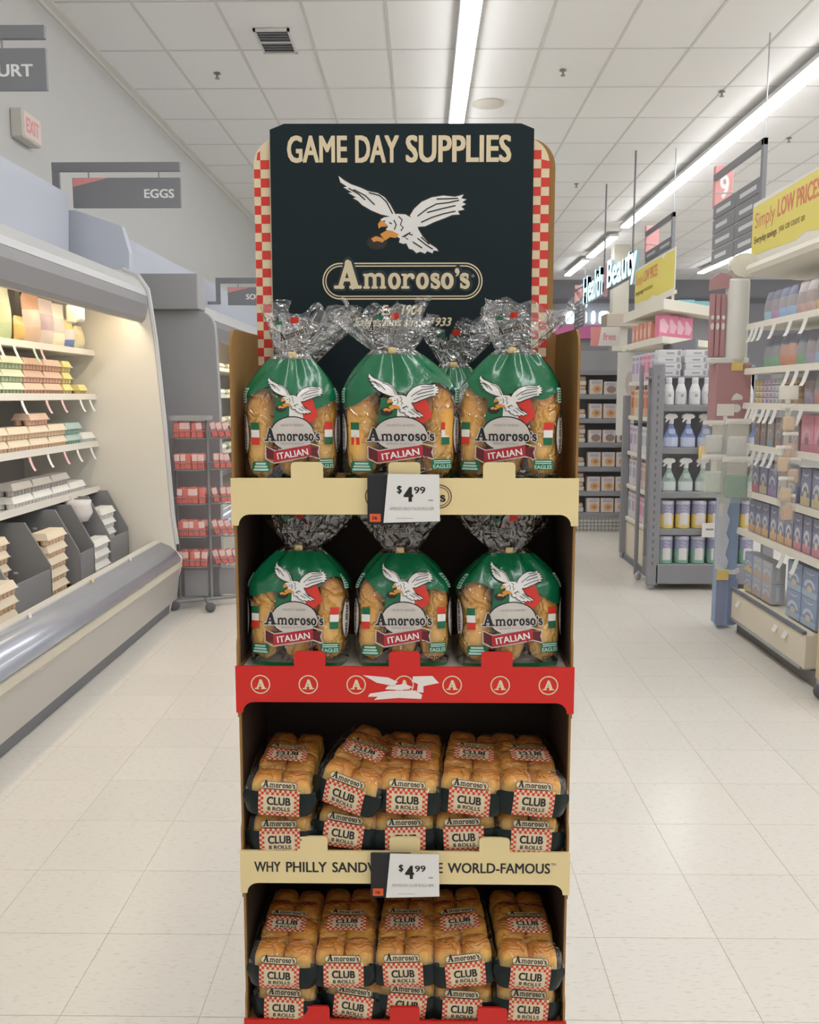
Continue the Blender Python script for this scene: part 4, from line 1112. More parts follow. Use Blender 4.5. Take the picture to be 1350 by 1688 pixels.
BN = {'navy_orange':'navy box with orange foot', 'navy_pink':'navy box with pink foot', 'navy_red':'navy box with red foot', 'navy_cream':'navy box with cream foot', 'navy_violet':'navy box with violet foot', 'rose':'large rose-pink box',
      'brown':'grey-brown slim box', 'teal':'slim box with teal foot', 'maroon':'slim box with maroon foot', 'blue_yellow':'low pale blue box with yellow foot', 'blue_tan':'low grey-blue box with tan foot', 'sky_tan':'wide sky-blue box'}
def stock(kind, y, z, where, x=2.04, rz=-PI/2):
    o = put(BX[kind], 'food_box', None, (x, y, z+.001), rz)
    tag(o, BN[kind]+' '+where, 'food box', 'food boxes '+where)
PCH = {}
def pch(nm, main, acc, low, w=.12, h=.19):
    PCH[nm] = pouch_mesh('pch_'+nm, w, h, .05, main, acc, low)
pch('navy_cyan', (150, 153, 172), (171, 165, 171), (178, 213, 223)); pch('navy_violet', (151, 153, 172), (177, 171, 178), (201, 171, 205)); pch('navy_sky', (153, 159, 183), (184, 178, 184), (178, 205, 235))
pch('rosebrown', (213, 205, 205), (190, 177, 174), (220, 190, 184)); pch('navy_orange', (148, 148, 168), (171, 163, 163), (235, 201, 148)); pch('green', (157, 163, 181), (178, 181, 186), (160, 201, 171))
pch('orange', (156, 160, 177), (220, 184, 169), (226, 171, 148)); pch('plum', (159, 159, 177), (186, 175, 178), (190, 183, 201)); pch('silver', (178, 178, 187), (196, 190, 193), (219, 171, 171))
PN = {'navy_cyan':'navy pouch with cyan foot', 'navy_violet':'navy pouch with violet foot', 'navy_sky':'navy pouch with sky-blue foot', 'rosebrown':'rose-brown pouch', 'navy_orange':'navy pouch with orange foot', 'green':'green-footed pouch', 'orange':'orange pouch', 'plum':'plum-grey pouch', 'silver':'silver pouch with red foot'}
def pouch(kind, y, z, where):
    o = put(PCH[kind], 'food_pouch', None, (2.075, y, z+.001), -PI/2, ry=R(random.uniform(-4, 4)), rx=R(-4))
    tag(o, PN[kind]+' '+where, 'food pouch', 'food pouches '+where)
w0 = 'on the shelf under the canopy'
for k, y in (('navy_cyan', 5.58), ('navy_violet', 5.47), ('navy_sky', 5.35), ('navy_sky', 5.23), ('rosebrown', 5.10), ('rosebrown', 4.98), ('navy_orange', 4.85), ('navy_orange', 4.72), ('navy_orange', 4.58)): pouch(k, y, 1.93, w0)
w1 = 'on the second shelf'
for k, y in (('green', 5.55), ('green', 5.43), ('orange', 5.31), ('orange', 5.19), ('green', 5.07), ('plum', 4.95), ('navy_sky', 4.83), ('navy_sky', 4.70), ('plum', 4.57)): pouch(k, y, 1.66, w1)
BAR = {}
for nm, c, c2 in (('gold', (222, 206, 166), (196, 176, 130)), ('lilac', (214, 200, 212), (176, 152, 176)), ('aqua', (206, 216, 214), (180, 178, 172)), ('tan', (214, 190, 160), (176, 152, 130))):
    mb = MB(); mb.cbox(-.026, .026, 0, .12, 0, .034, .008, 2); mb.m = 1; mb.box(-.014, .014, -.001, .02, .008, .026); BAR[nm] = mb.mesh('bar_'+nm, [M('bar_'+nm, c, .45), M('barp_'+nm, c2, .45)])
for i, (nm, y) in enumerate((('gold', 5.60), ('gold', 5.54), ('lilac', 5.48), ('lilac', 5.42), ('lilac', 5.36), ('aqua', 5.30), ('aqua', 5.24), ('tan', 5.18), ('tan', 5.11), ('tan', 5.04))):
    for k in range(4):
        o = put(BAR[nm], 'snack_bar', None, (2.03, y, 1.452+k*.0365), -PI/2)
        tag(o, nm+' wrapped snack bar stacked on the third shelf', 'snack bar', 'snack bars on the third shelf')
for k, y in (('plum', 4.94), ('silver', 4.81), ('silver', 4.68), ('plum', 4.55)): pouch(k, y, 1.45, 'beside the snack bars on the third shelf')
for k, y in (('brown', 5.58), ('brown', 5.48), ('teal', 5.37), ('maroon', 5.25), ('brown', 5.13), ('maroon', 5.02), ('rose', 4.86), ('rose', 4.70), ('rose', 4.54)): stock(k, y, 1.20, 'on the fourth shelf')
for k, y in (('navy_red', 5.57), ('navy_cream', 5.44), ('navy_violet', 5.30), ('navy_cream', 5.16), ('navy_red', 5.02), ('navy_cream', 4.84), ('navy_cream', 4.70), ('navy_cream', 4.56)): stock(k, y, .915, 'on the fifth shelf')
for k, y in (('navy_orange', 5.60), ('navy_orange', 5.49), ('navy_orange', 5.38), ('navy_orange', 5.25), ('navy_orange', 5.14), ('navy_orange', 5.03), ('navy_pink', 4.91), ('navy_pink', 4.79), ('navy_pink', 4.67), ('navy_pink', 4.55)): stock(k, y, .664, 'on the sixth shelf')
for r_ in range(2):
    stock('blue_yellow', 5.62, .286+r_*.121, 'stacked on the base deck'); stock('blue_tan', 5.47, .286+r_*.121, 'stacked on the base deck'); stock('blue_tan', 5.31, .286+r_*.121, 'stacked on the base deck')
    stock('sky_tan', 4.92, .286+r_*.156, 'stacked on the base deck'); stock('sky_tan', 4.72, .286+r_*.156, 'stacked on the base deck')
TW = (240, 238, 232)
for z, ys, nm in ((1.905, (5.62, 5.55, 5.46, 5.28, 5.05, 4.85), 'the shelf under the canopy'), (1.635, (5.05, 4.93, 4.8), 'the second shelf'), (1.425, (5.62, 5.55, 5.49, 5.38, 5.30, 5.2, 5.0, 4.85), 'the third shelf'),
                  (1.175, (5.6, 5.5, 5.4, 5.3, 5.2), 'the fourth shelf'), (.64, (4.98, 4.8), 'the sixth shelf'), (.275, (5.0, 4.86, 5.6), 'the base deck')):
    for y in ys: talker(2.0, y, z, TW, nm+' of the food shelving', -PI/2, .085, .05)

# yellow price promise signs
def promise_sign(x, y0, y1, z0, z1, label, drop):
    t = thing('promotion_sign', label, 'sign', (x, (y0+y1)/2, z0)); w = (y1-y0)/2; h = z1-z0
    pn_ = MB().prism(rrect(-w, 0, w, h, .01), 'x', 0, .012).build('panel', M('sign_white_card', (236, 234, 228), .5), t)
    MB().box(.0, .03, -w, w, -.035, 0).build('channel', CRM, t)
    for y_ in (-w*.9, -w*.3): MB().box(.005, .025, y_-.012, y_+.012, -drop, -.03).build('support', CRM, t)
    ik = Ink(); q = lambda u: w-u*2*w      # reads along -Y for someone in the aisle
    yb_ = [(0.0, .06), (.42, .02), (.5, .10), (.62, .02), (1, .05), (1, .93), (.80, .96), (.74, .86), (.68, .97), (0, .93)]
    ik.add([[(q(u), v*h) for u, v in yb_]], 'yellow', 0)
    def put_txt(s_, bold, u0, v0, u1, v1, mt): ik.add([samec(pol, [(q(x_), z_) for x_, z_ in pol]) for pol in fit(text(s_, bold), u0, v0*h, u1, v1*h)], mt, 1)
    put_txt('Simply', .01, .03, .44, .225, .80, 'signred'); put_txt('LOW PRICES', .03, .25, .54, .605, .84, 'signred')
    put_txt('Everyday savings', .02, .03, .22, .25, .38, 'brown'); put_txt('you can count on', .0, .27, .24, .49, .38, 'brown')
    ik.build('sign_print', lambda u, z, o: (-o, u, z), pn_, gap=.0008)
promise_sign(2.2, 4.55, 6.28, 2.40, 2.76, 'yellow and white low prices sign standing on the food shelving', .109)
promise_sign(2.4, 8.9, 10.52, 2.50, 2.90, 'yellow and white low prices sign above the angled rear canopy', .169)

# ---- end-of-aisle tower
BURG = M('burgundy_card', (186, 142, 144), .5, vary=.04, scale=8)
tw = thing('promotion_tower', 'white round promotion tower with burgundy panels at the shelving end', 'display tower', (1.98, 5.86, 0))
MB().lathe([(.07, 1.72), (.072, 1.74), (.072, 2.20), (.068, 2.22)], 24).build('column', M('tower_white', (228, 226, 218), .5), tw, True)
MB().prism([(.09*math.cos(a*PI/8)+.02, 2.30+.075*math.sin(a*PI/8)) for a in range(16)], 'y', -.06, .0).build('top_disc', M('tower_cap', (232, 228, 214), .5), tw)
for k in range(3):
    o = MB().cbox(-.175+k*.034, -.145+k*.034, -.03, .0, 1.74, 2.13, .004).build('burgundy_slat', BURG, tw)
    MB().prism(ell(-.16+k*.034, 1.93, .010, .022, 14), 'y', -.0315, -.03).build('white_mark', M('mark_white', (236, 230, 226), .5), o)
    MB().prism(ell(-.16+k*.034, 1.985, .010, .014, 14), 'y', -.0315, -.03).build('white_mark', M('mark_white', (236, 230, 226), .5), o)
MB().prism([(-.18, 2.15), (-.05, 2.17), (-.05, 2.24), (-.12, 2.26), (-.18, 2.22)], 'y', -.03, .0).build('top_card', BURG, tw)
MB().cbox(-.18, .07, -.06, .02, 1.70, 1.735, .006).build('shelf_ring', M('tower_white', (228, 226, 218), .5), tw)
bb = MB().cbox(-.13, .09, -.06, .10, 1.33, 1.70, .006).build('burgundy_box', BURG, tw)
MB().prism(ell(.005, 1.42, .026, .026, 20), 'y', -.063, -.06).build('white_roundel', M('mark_white', (236, 230, 226), .5), bb)
MB().prism([(-.03, 1.47), (.04, 1.475), (.035, 1.50), (.0, 1.515), (-.02, 1.50)], 'y', -.063, -.06).build('white_swash', M('mark_white', (236, 230, 226), .5), bb)
MB().box(-.04, .03, -.068, -.062, 1.655, 1.705).build('yellow_tag', M('tag_yellow', (238, 206, 120), .5), bb)
MB().cbox(-.10, .09, -.05, .08, .9, 1.33, .006).build('cream_core', M('tower_core', (216, 210, 200), .6), tw)
lo = thing('blue_display_tower', 'blue and white printed cardboard tower standing under the burgundy box', 'display tower', (1.97, 5.84, 0))
MB().cbox(-.055, .06, -.05, .07, .02, .88, .004).build('blue_core', M('tower_blue', (156, 176, 206), .5, vary=.1, scale=5), lo)
MB().prism([(-.085, .42), (-.03, .40)] + [(-.012+.012*math.sin(k*2.1), .40+k*.045) for k in range(11)] + [(-.085, .88)], 'y', -.062, -.05).build('frost_card', M('tower_frost', (216, 220, 228), .5, vary=.06, scale=30), lo)
MB().prism([(-.08, .395), (-.03, .365), (.04, .36), (.07, .375), (.07, .40), (.03, .385), (-.02, .395), (-.08, .43)], 'y', -.07, -.05).build('white_shelf_edge', M('tower_white', (228, 226, 218), .5), lo)
MB().box(-.075, .0, -.076, -.068, .325, .385).build('yellow_tag', M('tag_yellow', (238, 206, 120), .5), lo)
for x in (-.07, .012): MB().box(x, x+.055, -.06, -.05, .03, .33).build('navy_strip', M('strip_navy', (144, 150, 180), .5), lo)

# ---- clip strips with hanging packs
def clip_strip(x, y, zt, n_, label, kinds):
    t = thing('clip_strip', label, 'clip strip', (x, y, zt))
    MB().box(-.012, .012, -.002, .002, -.62, 0).build('strip', M('strip_clear', (224, 222, 216), .3), t)
    MB().cbox(-.05, .05, -.006, .004, -.02, .05, .002).build('header_card', M('strip_header', (226, 222, 210), .6), t)
    return t
def hang_bag(x, y, z, w, h, rz, content, cc, label, grp):
    t = thing('hanging_pack', label, 'hanging pack', (x, y, z), rz, grp)
    me = pouch_mesh('hangfilm_%.3f_%.3f' % (w, h), w, h, .05, (230, 228, 222), (230, 228, 222), (230, 228, 222))
    me.materials.clear(); me.materials.append(film_mat('pack_film', (252, 252, 250), .12, .35, .2, milky=True)); 
    for p_ in me.polygons: p_.material_index = 0
    put(me, 'film', t)
    MB().cbox(-w*.34, w*.34, -.012, .012, h*.12, h*.62, .01, 2).build('filling', M('fill_'+content, cc, .6, vary=.1, scale=40), t)
    MB().box(-w*.45, w*.45, -.003, .003, h*.90, h*1.02).build('header_card', M('pack_header', (232, 228, 220), .6), t)
clip_strip(1.80, 5.45, 1.40, 4, 'clear clip strip holding clear bags in front of the burgundy box', 0)
for i, (dx, dy, z, w, h, c, cc) in enumerate(((-.06, .02, 1.13, .15, .22, 'pale', (224, 224, 218)), (.06, -.02, 1.10, .16, .26, 'white', (226, 226, 222)), (-.07, .0, .90, .16, .25, 'mint', (214, 222, 212)), (.05, -.04, .87, .19, .27, 'greenleaf', (150, 180, 160)))):
    hang_bag(1.80+dx, 5.43+dy-i*.012, z, w, h, R(random.uniform(-12, 12)), c, cc, 'clear hanging bag with %s filling on the clip strip' % {'pale':'pale grey','white':'white','mint':'pale mint','greenleaf':'green'}[c], 'bags on the clip strip')
clip_strip(1.90, 4.78, 1.50, 5, 'clear clip strip holding small beige packs in front of the shelves', 0)
for i, (dx, z, a) in enumerate(((0, 1.30, 0), (.01, 1.16, 8), (-.025, 1.09, 28), (.025, 1.03, -22), (-.01, .93, 10), (.0, .84, 0))):
    hang_bag(1.90+dx, 4.76-i*.008, z, .085, .15, R(-8), 'beige%d' % (i % 2), ((224, 196, 166), (216, 184, 160))[i % 2], 'small clear pack with beige filling on the shelf clip strip, '+('topmost', 'second down', 'third down', 'fourth down', 'fifth down', 'lowest')[i], 'beige packs on the clip strip')
# cut end of the next fixture beside the shelving
cf = thing('wooden_cart', 'tan wooden cart end on a dark caster beside the cream base deck', 'cart', (2.02, 4.40, 0))
MB().cbox(-.06, .3, -.2, .02, .10, .62, .008).build('panel', M('cart_tan', (212, 194, 162), .6, vary=.05, scale=6), cf)
wl = MB().lathe([(.012, -.014), (.038, -.014), (.042, 0), (.038, .014), (.012, .014)], 16).build('caster', M('caster_dark', (100, 100, 104), .5), cf, True); wl.location = (-.03, 0, .043); wl.rotation_euler = (PI/2, 0, 0)
MB().box(-.05, -.01, -.02, .02, .07, .11).build('caster_fork', SILV, cf)

# ================================================================== RIGHT REAR: BLACK RACK, REAR SHELVING, HANGING SIGNS
BLK2 = M('black_rack_metal', (148, 148, 152), .5)  # black rack painted grey, with the background haze in the colour
rk2 = thing('black_wheeled_rack', 'charcoal wheeled rack with cleaning sprays and wipe canisters', 'rack', (1.79, 6.95, 0))
for x in (0.0, .88): MB().cbox(x-.05, x+.045, 0, .035, .04, 1.74, .01).build('end_post', BLK2, rk2)
for x in (0.0, .88): MB().cbox(x-.05, x-.02, .40, .43, .04, 1.74, .006).build('rear_post', BLK2, rk2)
MB().box(.02, .88, .40, .42, .06, 1.72).build('back_panel', BLKP, rk2)
MB().cbox(.02, .88, .0, .40, .05, .205, .006).build('base_tray', BLK2, rk2)
SH2 = (.205, .48, .768, 1.107, 1.43)
for z in SH2[1:]: MB().cbox(.03, .87, .02, .40, z-.05, z, .004).build('shelf', BLK2, rk2)
for x, y in ((0, .05), (-.02, .4), (.86, .05)):
    wl = MB().lathe([(.010, -.012), (.03, -.012), (.034, 0), (.03, .012), (.010, .012)], 14).build('caster', M('caster_grey', (190, 190, 192), .4), rk2, True); wl.location = (x, y, .035); wl.rotation_euler = (PI/2, 0, .7)
mb = MB()
for k in range(26): mb.box(-.012, .0, -.001, .001, .2+k*.057, .225+k*.057)
o = mb.build('post_slots', M('slot_dark', (110, 110, 114), .6), rk2); o['kind'] = 'stuff'
# wipe canisters
def canister(main, lid, foot, nm):
    mb = MB(); p_ = [(.05, 0), (.055, .004), (.055, .11)]; mb.m = 2; mb.lathe(p_, 18)
    mb.m = 0; mb.lathe([(.055, .11), (.055, .185), (.052, .19)], 18, cap=False); mb.m = 1; mb.lathe([(.056, .188), (.056, .205), (.05, .215), (.0, .216)], 18, cap=False)
    mb.m = 3
    vs = []; fs = []
    for j, z in enumerate((.03, .055, .08, .105, .118)):
        for i in range(9):
            a = -PI/2+R(-34+i*8.5); zz = z+(.0 if j < 4 else .008*math.cos((i-4)*.4)); vs.append((.0556*math.cos(a), .0556*math.sin(a), zz))
    for j in range(4):
        for i in range(8): fs.append((j*9+i, j*9+i+1, (j+1)*9+i+1, (j+1)*9+i))
    mb.add(vs, fs); mb.m = 4; vs = []; fs = []
    for z in (.135, .147, .162, .172):
        for i in range(9):
            a = -PI/2+R(-20+i*5); vs.append((.0558*math.cos(a), .0558*math.sin(a), z+.006*math.sin(i*.8)))
    for j in (0, 2):
        for i in range(8): fs.append((j*9+i, j*9+i+1, (j+1)*9+i+1, (j+1)*9+i))
    mb.add(vs, fs)
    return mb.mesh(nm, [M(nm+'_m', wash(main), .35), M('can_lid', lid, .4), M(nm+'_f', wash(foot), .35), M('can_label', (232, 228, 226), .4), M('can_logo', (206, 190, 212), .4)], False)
CY = canister((140, 142, 182), (206, 206, 220), (242, 208, 96), 'can_yellow'); CG = canister((140, 142, 182), (206, 206, 220), (120, 176, 152), 'can_green')
for q in range(6):
    o = put(CG, 'wipe_canister', None, (1.90+q*.125, 7.03, .2055)); tag(o, 'blue and green wipe canister on the lowest shelf of the charcoal rack', 'canister', 'green canisters')
    o = put(CY, 'wipe_canister', None, (1.90+q*.125, 7.03, .4805)); tag(o, 'blue and yellow wipe canister on the second shelf of the charcoal rack', 'canister', 'yellow canisters')
def spray(body, low, nm):
    mb = MB(); n = 16
    prof = [(.045, 0), (.052, .006), (.052, .075), (.040, .105), (.022, .145), (.016, .165), (.016, .18)]
    mb.m = 0; vs = []
    def lay(pr, m):
        mb.m = m; v = []; f = []
        for r, z in pr:
            for k in range(n): v.append((r*1.08*math.cos(2*PI*k/n), r*.6*math.sin(2*PI*k/n), z))
        for j in range(len(pr)-1):
            for k in range(n): f.append((j*n+k, j*n+(k+1) % n, (j+1)*n+(k+1) % n, (j+1)*n+k))
        f.append(list(range(n-1, -1, -1))); mb.add(v, f)
    lay(prof[:3], 1); lay(prof[2:], 0)
    mb.m = 2; mb.lathe([(.018, .178), (.018, .20), (.012, .202)], 12)
    mb.prism([(-.052, .222), (-.046, .245), (-.02, .256), (.03, .252), (.046, .236), (.040, .222), (.018, .216), (.014, .20), (-.012, .20), (-.014, .214), (-.03, .205), (-.040, .19), (-.048, .192), (-.036, .218)], 'y', -.012, .012)
    mb.m = 3; mb.prism(rrect(-.024, .10, .024, .14, .012), 'y', -.034, -.028)
    return mb.mesh(nm, [M(nm+'_b', body, .25), M(nm+'_l', low, .3), M('spray_head', (236, 234, 230), .4), M(nm+'_lab', (190, 196, 226) if 'blue' in nm else (196, 210, 204), .4)])
SBm = spray((134, 152, 206), (204, 212, 236), 'spray_blue'); SGm = spray((168, 190, 182), (212, 222, 220), 'spray_green')
for q in range(6):
    o = put(SBm, 'spray_bottle', None, (1.91+q*.13, 7.02, 1.1075)); tag(o, 'blue trigger spray bottle on the fourth shelf of the charcoal rack', 'spray bottle', 'blue spray bottles')
    o = put(SGm, 'spray_bottle', None, (1.905+q*.13, 7.02, .7685)); tag(o, 'pale green trigger spray bottle on the third shelf of the charcoal rack', 'spray bottle', 'green spray bottles')
mb = MB(); mb.lathe([(.038, 0), (.042, .005), (.042, .10), (.03, .14), (.022, .16), (.024, .165), (.024, .20), (.018, .205)], 16); mb.m = 1; mb.prism(ell(0, .07, .012, .012, 12), 'y', -.0435, -.040)
WB = mb.mesh('white_bottle', [M('bottle_white', (226, 226, 228), .4), M('bottle_mark', (170, 170, 174), .5)], False)
for q in range(7):
    o = put(WB, 'white_bottle', None, (1.88+q*.1, 7.02+(.02 if q % 2 else 0), 1.4305)); tag(o, 'white capped bottle on the top shelf of the charcoal rack', 'bottle', 'white bottles on the rack')
# stacked white cartons above
WBX = MB(); WBX.cbox(-.09, .09, -.06, .06, 0, .05, .003); WBX.m = 1; WBX.box(-.03, .03, -.0612, -.06, .018, .03); WBX.box(.055, .08, -.0612, -.06, .008, .042); WBXm = WBX.mesh('white_carton', [M('carton_plain', (222, 222, 224), .5), M('carton_print', (168, 168, 174), .5)])
MB_ = MB().cbox(0, .55, 0, .25, 1.63, 1.65, .004)
MB_.build('top_ledge', BLK2, rk2, loc=(.0, .18, 0))
for sx, n_ in ((1.92, 4), (2.13, 4)):
    for k in range(n_):
        o = put(WBXm, 'white_carton', None, (sx+(k % 2)*.008, 7.24, 1.6505+k*.0505)); tag(o, 'white printed carton stacked on the charcoal rack, '+('cooler-side stack' if sx < 2 else 'tall aisle-side stack'), 'carton', 'white cartons on the rack')
pcs = thing('price_card', 'small white price card clipped to the charcoal rack among white bottles', 'price card', (2.17, 6.94, 1.27))
MB().cbox(0, .13, -.004, 0, 0, .14, .002).build('card', M('card_white', (232, 230, 226), .6), pcs); MB().box(.03, .1, -.0052, -.004, .07, .085).build('print', INKM['grey'], pcs)
pcs = thing('price_card', 'small white price card clipped to the charcoal rack among the canisters', 'price card', (2.15, 6.94, .42))
MB().cbox(0, .12, -.004, 0, 0, .11, .002).build('card', M('card_white', (232, 230, 226), .6), pcs); MB().box(.03, .09, -.0052, -.004, .055, .068).build('print', INKM['grey'], pcs)
pcs = thing('yellow_shelf_card', 'yellow shelf card clipped below the blue spray bottles', 'shelf card', (2.10, 6.935, 1.02))
MB().cbox(0, .07, -.004, 0, 0, .10, .002).build('card', M('tag_yellow', (238, 206, 120), .5), pcs)

# side shelving behind the rack, facing the aisle
g2 = thing('side_shelving', 'cream shelving with small colourful packs between charcoal posts behind the rack', 'shelving', (2.1, 7.85, 0))
MB().cbox(-.21, .3, -.42, .52, .03, .36, .008).build('base_panel', CRMD, g2)
MB().box(-.23, -.20, -.46, .52, .0, .05).build('kick_strip', M('strip_dark', (120, 122, 128), .5), g2)
MB().box(.08, .1, -.46, .52, .3, 1.95).build('back_panel', DARKB, g2)
for z in (.40, .70, 1.0, 1.32, 1.62): MB().cbox(-.22, .1, -.46, .52, z-.035, z, .004).build('shelf', CRM, g2)
MB().cbox(-.26, -.20, .50, .56, .05, 1.5, .006).build('post', BLK2, g2)
for x in (-.23,): 
    wl = MB().lathe([(.010, -.014), (.034, -.014), (.038, 0), (.034, .014), (.010, .014)], 14).build('caster', M('caster_grey', (190, 190, 192), .4), g2, True); wl.location = (x, .53, .038); wl.rotation_euler = (PI/2, 0, .7)
PKC = [((216, 212, 220), (190, 170, 200)), ((228, 214, 180), (214, 178, 120)), ((214, 190, 204), (186, 150, 176)), ((226, 226, 226), (190, 196, 206)), ((232, 190, 204), (224, 140, 170)), ((206, 214, 196), (160, 180, 150)), ((222, 176, 150), (206, 120, 100))]
PKM = []
for i, (a_, b_) in enumerate(PKC):
    mb = MB(); mb.cbox(-.065, .065, 0, .05, 0, .23, .004); mb.m = 1; mb.prism(rrect(-.045, .07, .045, .16, .02), 'y', -.002, 0); mb.prism(rrect(-.05, .185, .05, .21, .008), 'y', -.002, 0)
    PKM.append(mb.mesh('pack%d' % i, [M('pk_a%d' % i, a_, .5), M('pk_b%d' % i, b_, .5)]))
PKN = ['grey-lilac', 'golden', 'mauve', 'white', 'pink', 'sage', 'orange-red']
seqs = {.40: (3, 3, 0, 4, 4, 0, 3), .70: (0, 1, 1, 2, 2, 0, 3), 1.0: (5, 5, 3, 3, 5, 0, 0), 1.32: (6, 1, 6, 6, 0, 1, 6), 1.62: (0, 0, 4, 4, 2, 0, 0)}
for z, sq_ in seqs.items():
    nm = {.40: 'lowest shelf', .70: 'second shelf', 1.0: 'third shelf', 1.32: 'fourth shelf', 1.62: 'top shelf'}[z]
    for i, c in enumerate(sq_):
        o = put(PKM[c], 'household_pack', None, (1.90, 7.47+i*.135, z+.001), -PI/2); tag(o, PKN[c]+' household pack on the '+nm+' of the side shelving', 'pack', 'household packs on the side shelving')

# angled rear shelving with the two cream canopies
g3 = thing('angled_shelving', 'cream angled canopy shelving with pink boxes behind the charcoal rack', 'shelving', (2.1, 8.1, 0))
fp = lambda pts: [(x-2.1, y-8.1) for x, y in pts]
foot = fp([(2.08, 9.6), (2.06, 8.40), (2.08, 8.02), (3.1, 9.2), (3.1, 9.8)])
MB().prism(foot, 'z', 2.24, 2.33).build('top_canopy', CRM, g3)
MB().prism(foot, 'z', 1.95, 2.01).build('middle_canopy', CRM, g3)
MB().prism(fp([(2.5, 9.6), (2.5, 8.8), (3.1, 9.5), (3.1, 9.8)]), 'z', 0, 2.24).build('core', DARKB, g3)
MB().prism(fp([(2.2, 9.6), (2.2, 8.5), (3.1, 9.3), (3.1, 9.8)]), 'z', 0, .3).build('base', CRMD, g3)
PBX = MB(); PBX.cbox(-.055, .055, 0, .07, 0, .20, .003); PBX.m = 1; PBX.prism([(-.05, .05), (.02, .04), (.045, .10), (-.01, .17), (-.05, .16)], 'y', -.002, 0); PBXm = PBX.mesh('pink_box', [M('box_pink', (228, 136, 164), .45), M('box_rose', (240, 196, 208), .45)])
for q in range(4):
    o = put(PBXm, 'pink_box', None, (2.16+q*.1, 8.27+q*.11, 2.0105), R(20)); tag(o, 'upright pink box between the two cream canopies', 'box', 'pink boxes between the canopies')
OBX = MB(); OBX.cbox(-.06, .06, 0, .07, 0, .17, .003); OBX.m = 1; OBX.prism(rrect(-.04, .03, .04, .12, .03), 'y', -.002, 0); OBXm = OBX.mesh('orange_box', [M('box_orange', (228, 160, 136), .5), M('box_orange2', (232, 200, 190), .5)])
for q in range(5):
    o = put(OBXm, 'orange_box', None, (2.11, 8.62+q*.16, 2.0105), -PI/2); tag(o, 'orange and pink box between the canopies on the aisle side', 'box', 'orange boxes between the canopies')
for q in range(3):
    o = MB().cbox(0, .16, 0, .1, 0, .06, .004).build('teal_carton', M('carton_teal_top', (150, 206, 214), .5), None, loc=(2.40+q*.17, 8.75+q*.12, 2.3305)); tag(o, 'flat teal carton lying on top of the upper cream canopy', 'carton', 'teal cartons on the canopy')

# far wall rack of packaged bakery
g4 = thing('bakery_rack', 'charcoal shelf rack of packaged bakery with wire base skirt, far down the aisle', 'shelving', (2.05, 10.0, 0))
MB().box(-.55, .75, .45, .48, 0, 2.0).build('back_panel', BLKP, g4)
FZ = (.215, .45, .72, .985, 1.25, 1.51, 1.77)
for z in FZ: MB().cbox(-.55, .75, 0, .45, z-.05, z, .004).build('shelf', BLK2, g4)
sk = MB().box(-.55, .75, .01, .03, 0, .165).build('base_skirt', M('skirt_grey', (206, 204, 198), .6), g4)
mb = MB()
for i in range(33): mb.box(-.545+i*.04, -.530+i*.04, .004, .012, .005, .16)
for j in range(4): mb.box(-.55, .75, .004, .012, .02+j*.04, .032+j*.04)
o = mb.build('wire_skirt', M('skirt_dark', (176, 175, 172), .6), sk); o['kind'] = 'stuff'
mb = MB(); mb.cbox(-.07, .07, 0, .1, 0, .16, .004); mb.m = 1; mb.prism(ell(.01, .06, .048, .042, 18), 'y', -.003, 0); mb.m = 2; mb.prism(rrect(-.05, .11, .05, .145, .012), 'y', -.002, 0); mb.m = 3; mb.prism(ell(.012, .06, .022, .02, 12), 'y', -.0045, 0)
BK = mb.mesh('bakery_box', [M('bk_body', (228, 216, 204), .5), M('bk_roll', (222, 178, 130), .5), M('bk_name', (190, 186, 206), .5), M('bk_core', (190, 136, 100), .5)])
mb = MB(); mb.cbox(-.07, .07, 0, .1, 0, .14, .004); mb.m = 1; mb.prism(ell(.01, .055, .05, .04, 18), 'y', -.003, 0); mb.m = 2; mb.prism(rrect(-.05, .10, .05, .13, .012), 'y', -.002, 0)
BK2 = mb.mesh('bakery_box_dark', [M('bk_body', (228, 216, 204), .5), M('bk_choc', (160, 136, 124), .5), M('bk_name', (190, 186, 206), .5)])
mb = MB(); mb.cbox(-.06, .06, 0, .1, 0, .05, .006); mb.m = 1; mb.cbox(-.055, .055, .01, .09, .05, .10, .012); TR = mb.mesh('bakery_tray', [M('tray_white', (228, 224, 220), .5), M('tray_bread', (224, 192, 162), .6)])
for li, z in enumerate(FZ[:-1]):
    nm = ('lowest', 'second', 'third', 'fourth', 'fifth', 'sixth')[li]
    for q in range(5):
        dark = li == 3 or (li == 5 and q % 2)
        o = put(BK2 if dark else BK, 'bakery_box', None, (1.90+q*.155, 10.03, z+.001)); tag(o, ('dark cookie' if dark else 'golden pastry')+' box on the %s shelf of the far bakery rack' % nm, 'bakery box', 'boxes on the bakery rack')
    for q in range(2):
        for k in range(1+li % 2):
            o = put(TR, 'bakery_tray', None, (1.60+q*.14, 10.06, z+.001+k*.10)); tag(o, 'white bread tray on the %s shelf of the far bakery rack' % nm, 'bakery tray', 'trays on the bakery rack')
fs_ = thing('free_offer_sign', 'white offer card with red edge above the far bakery rack', 'sign', (1.82, 9.98, 2.0))
pn_ = MB().cbox(0, .31, 0, .012, .03, .23, .003).build('card', M('offer_white', (232, 228, 224), .5), fs_)
MB().prism([(0, .03), (.08, .03), (.11, .23), (0, .23)], 'y', -.002, 0).build('red_edge', M('offer_red', (226, 150, 146), .5), pn_)
Ink().add(fit(text('free', .03), .13, .09, .27, .17), 'signflash').build('card_print', flatY(-.001), pn_)
MB().box(.1, .2, .0, .06, 0, .03).build('foot', BLK2, fs_)
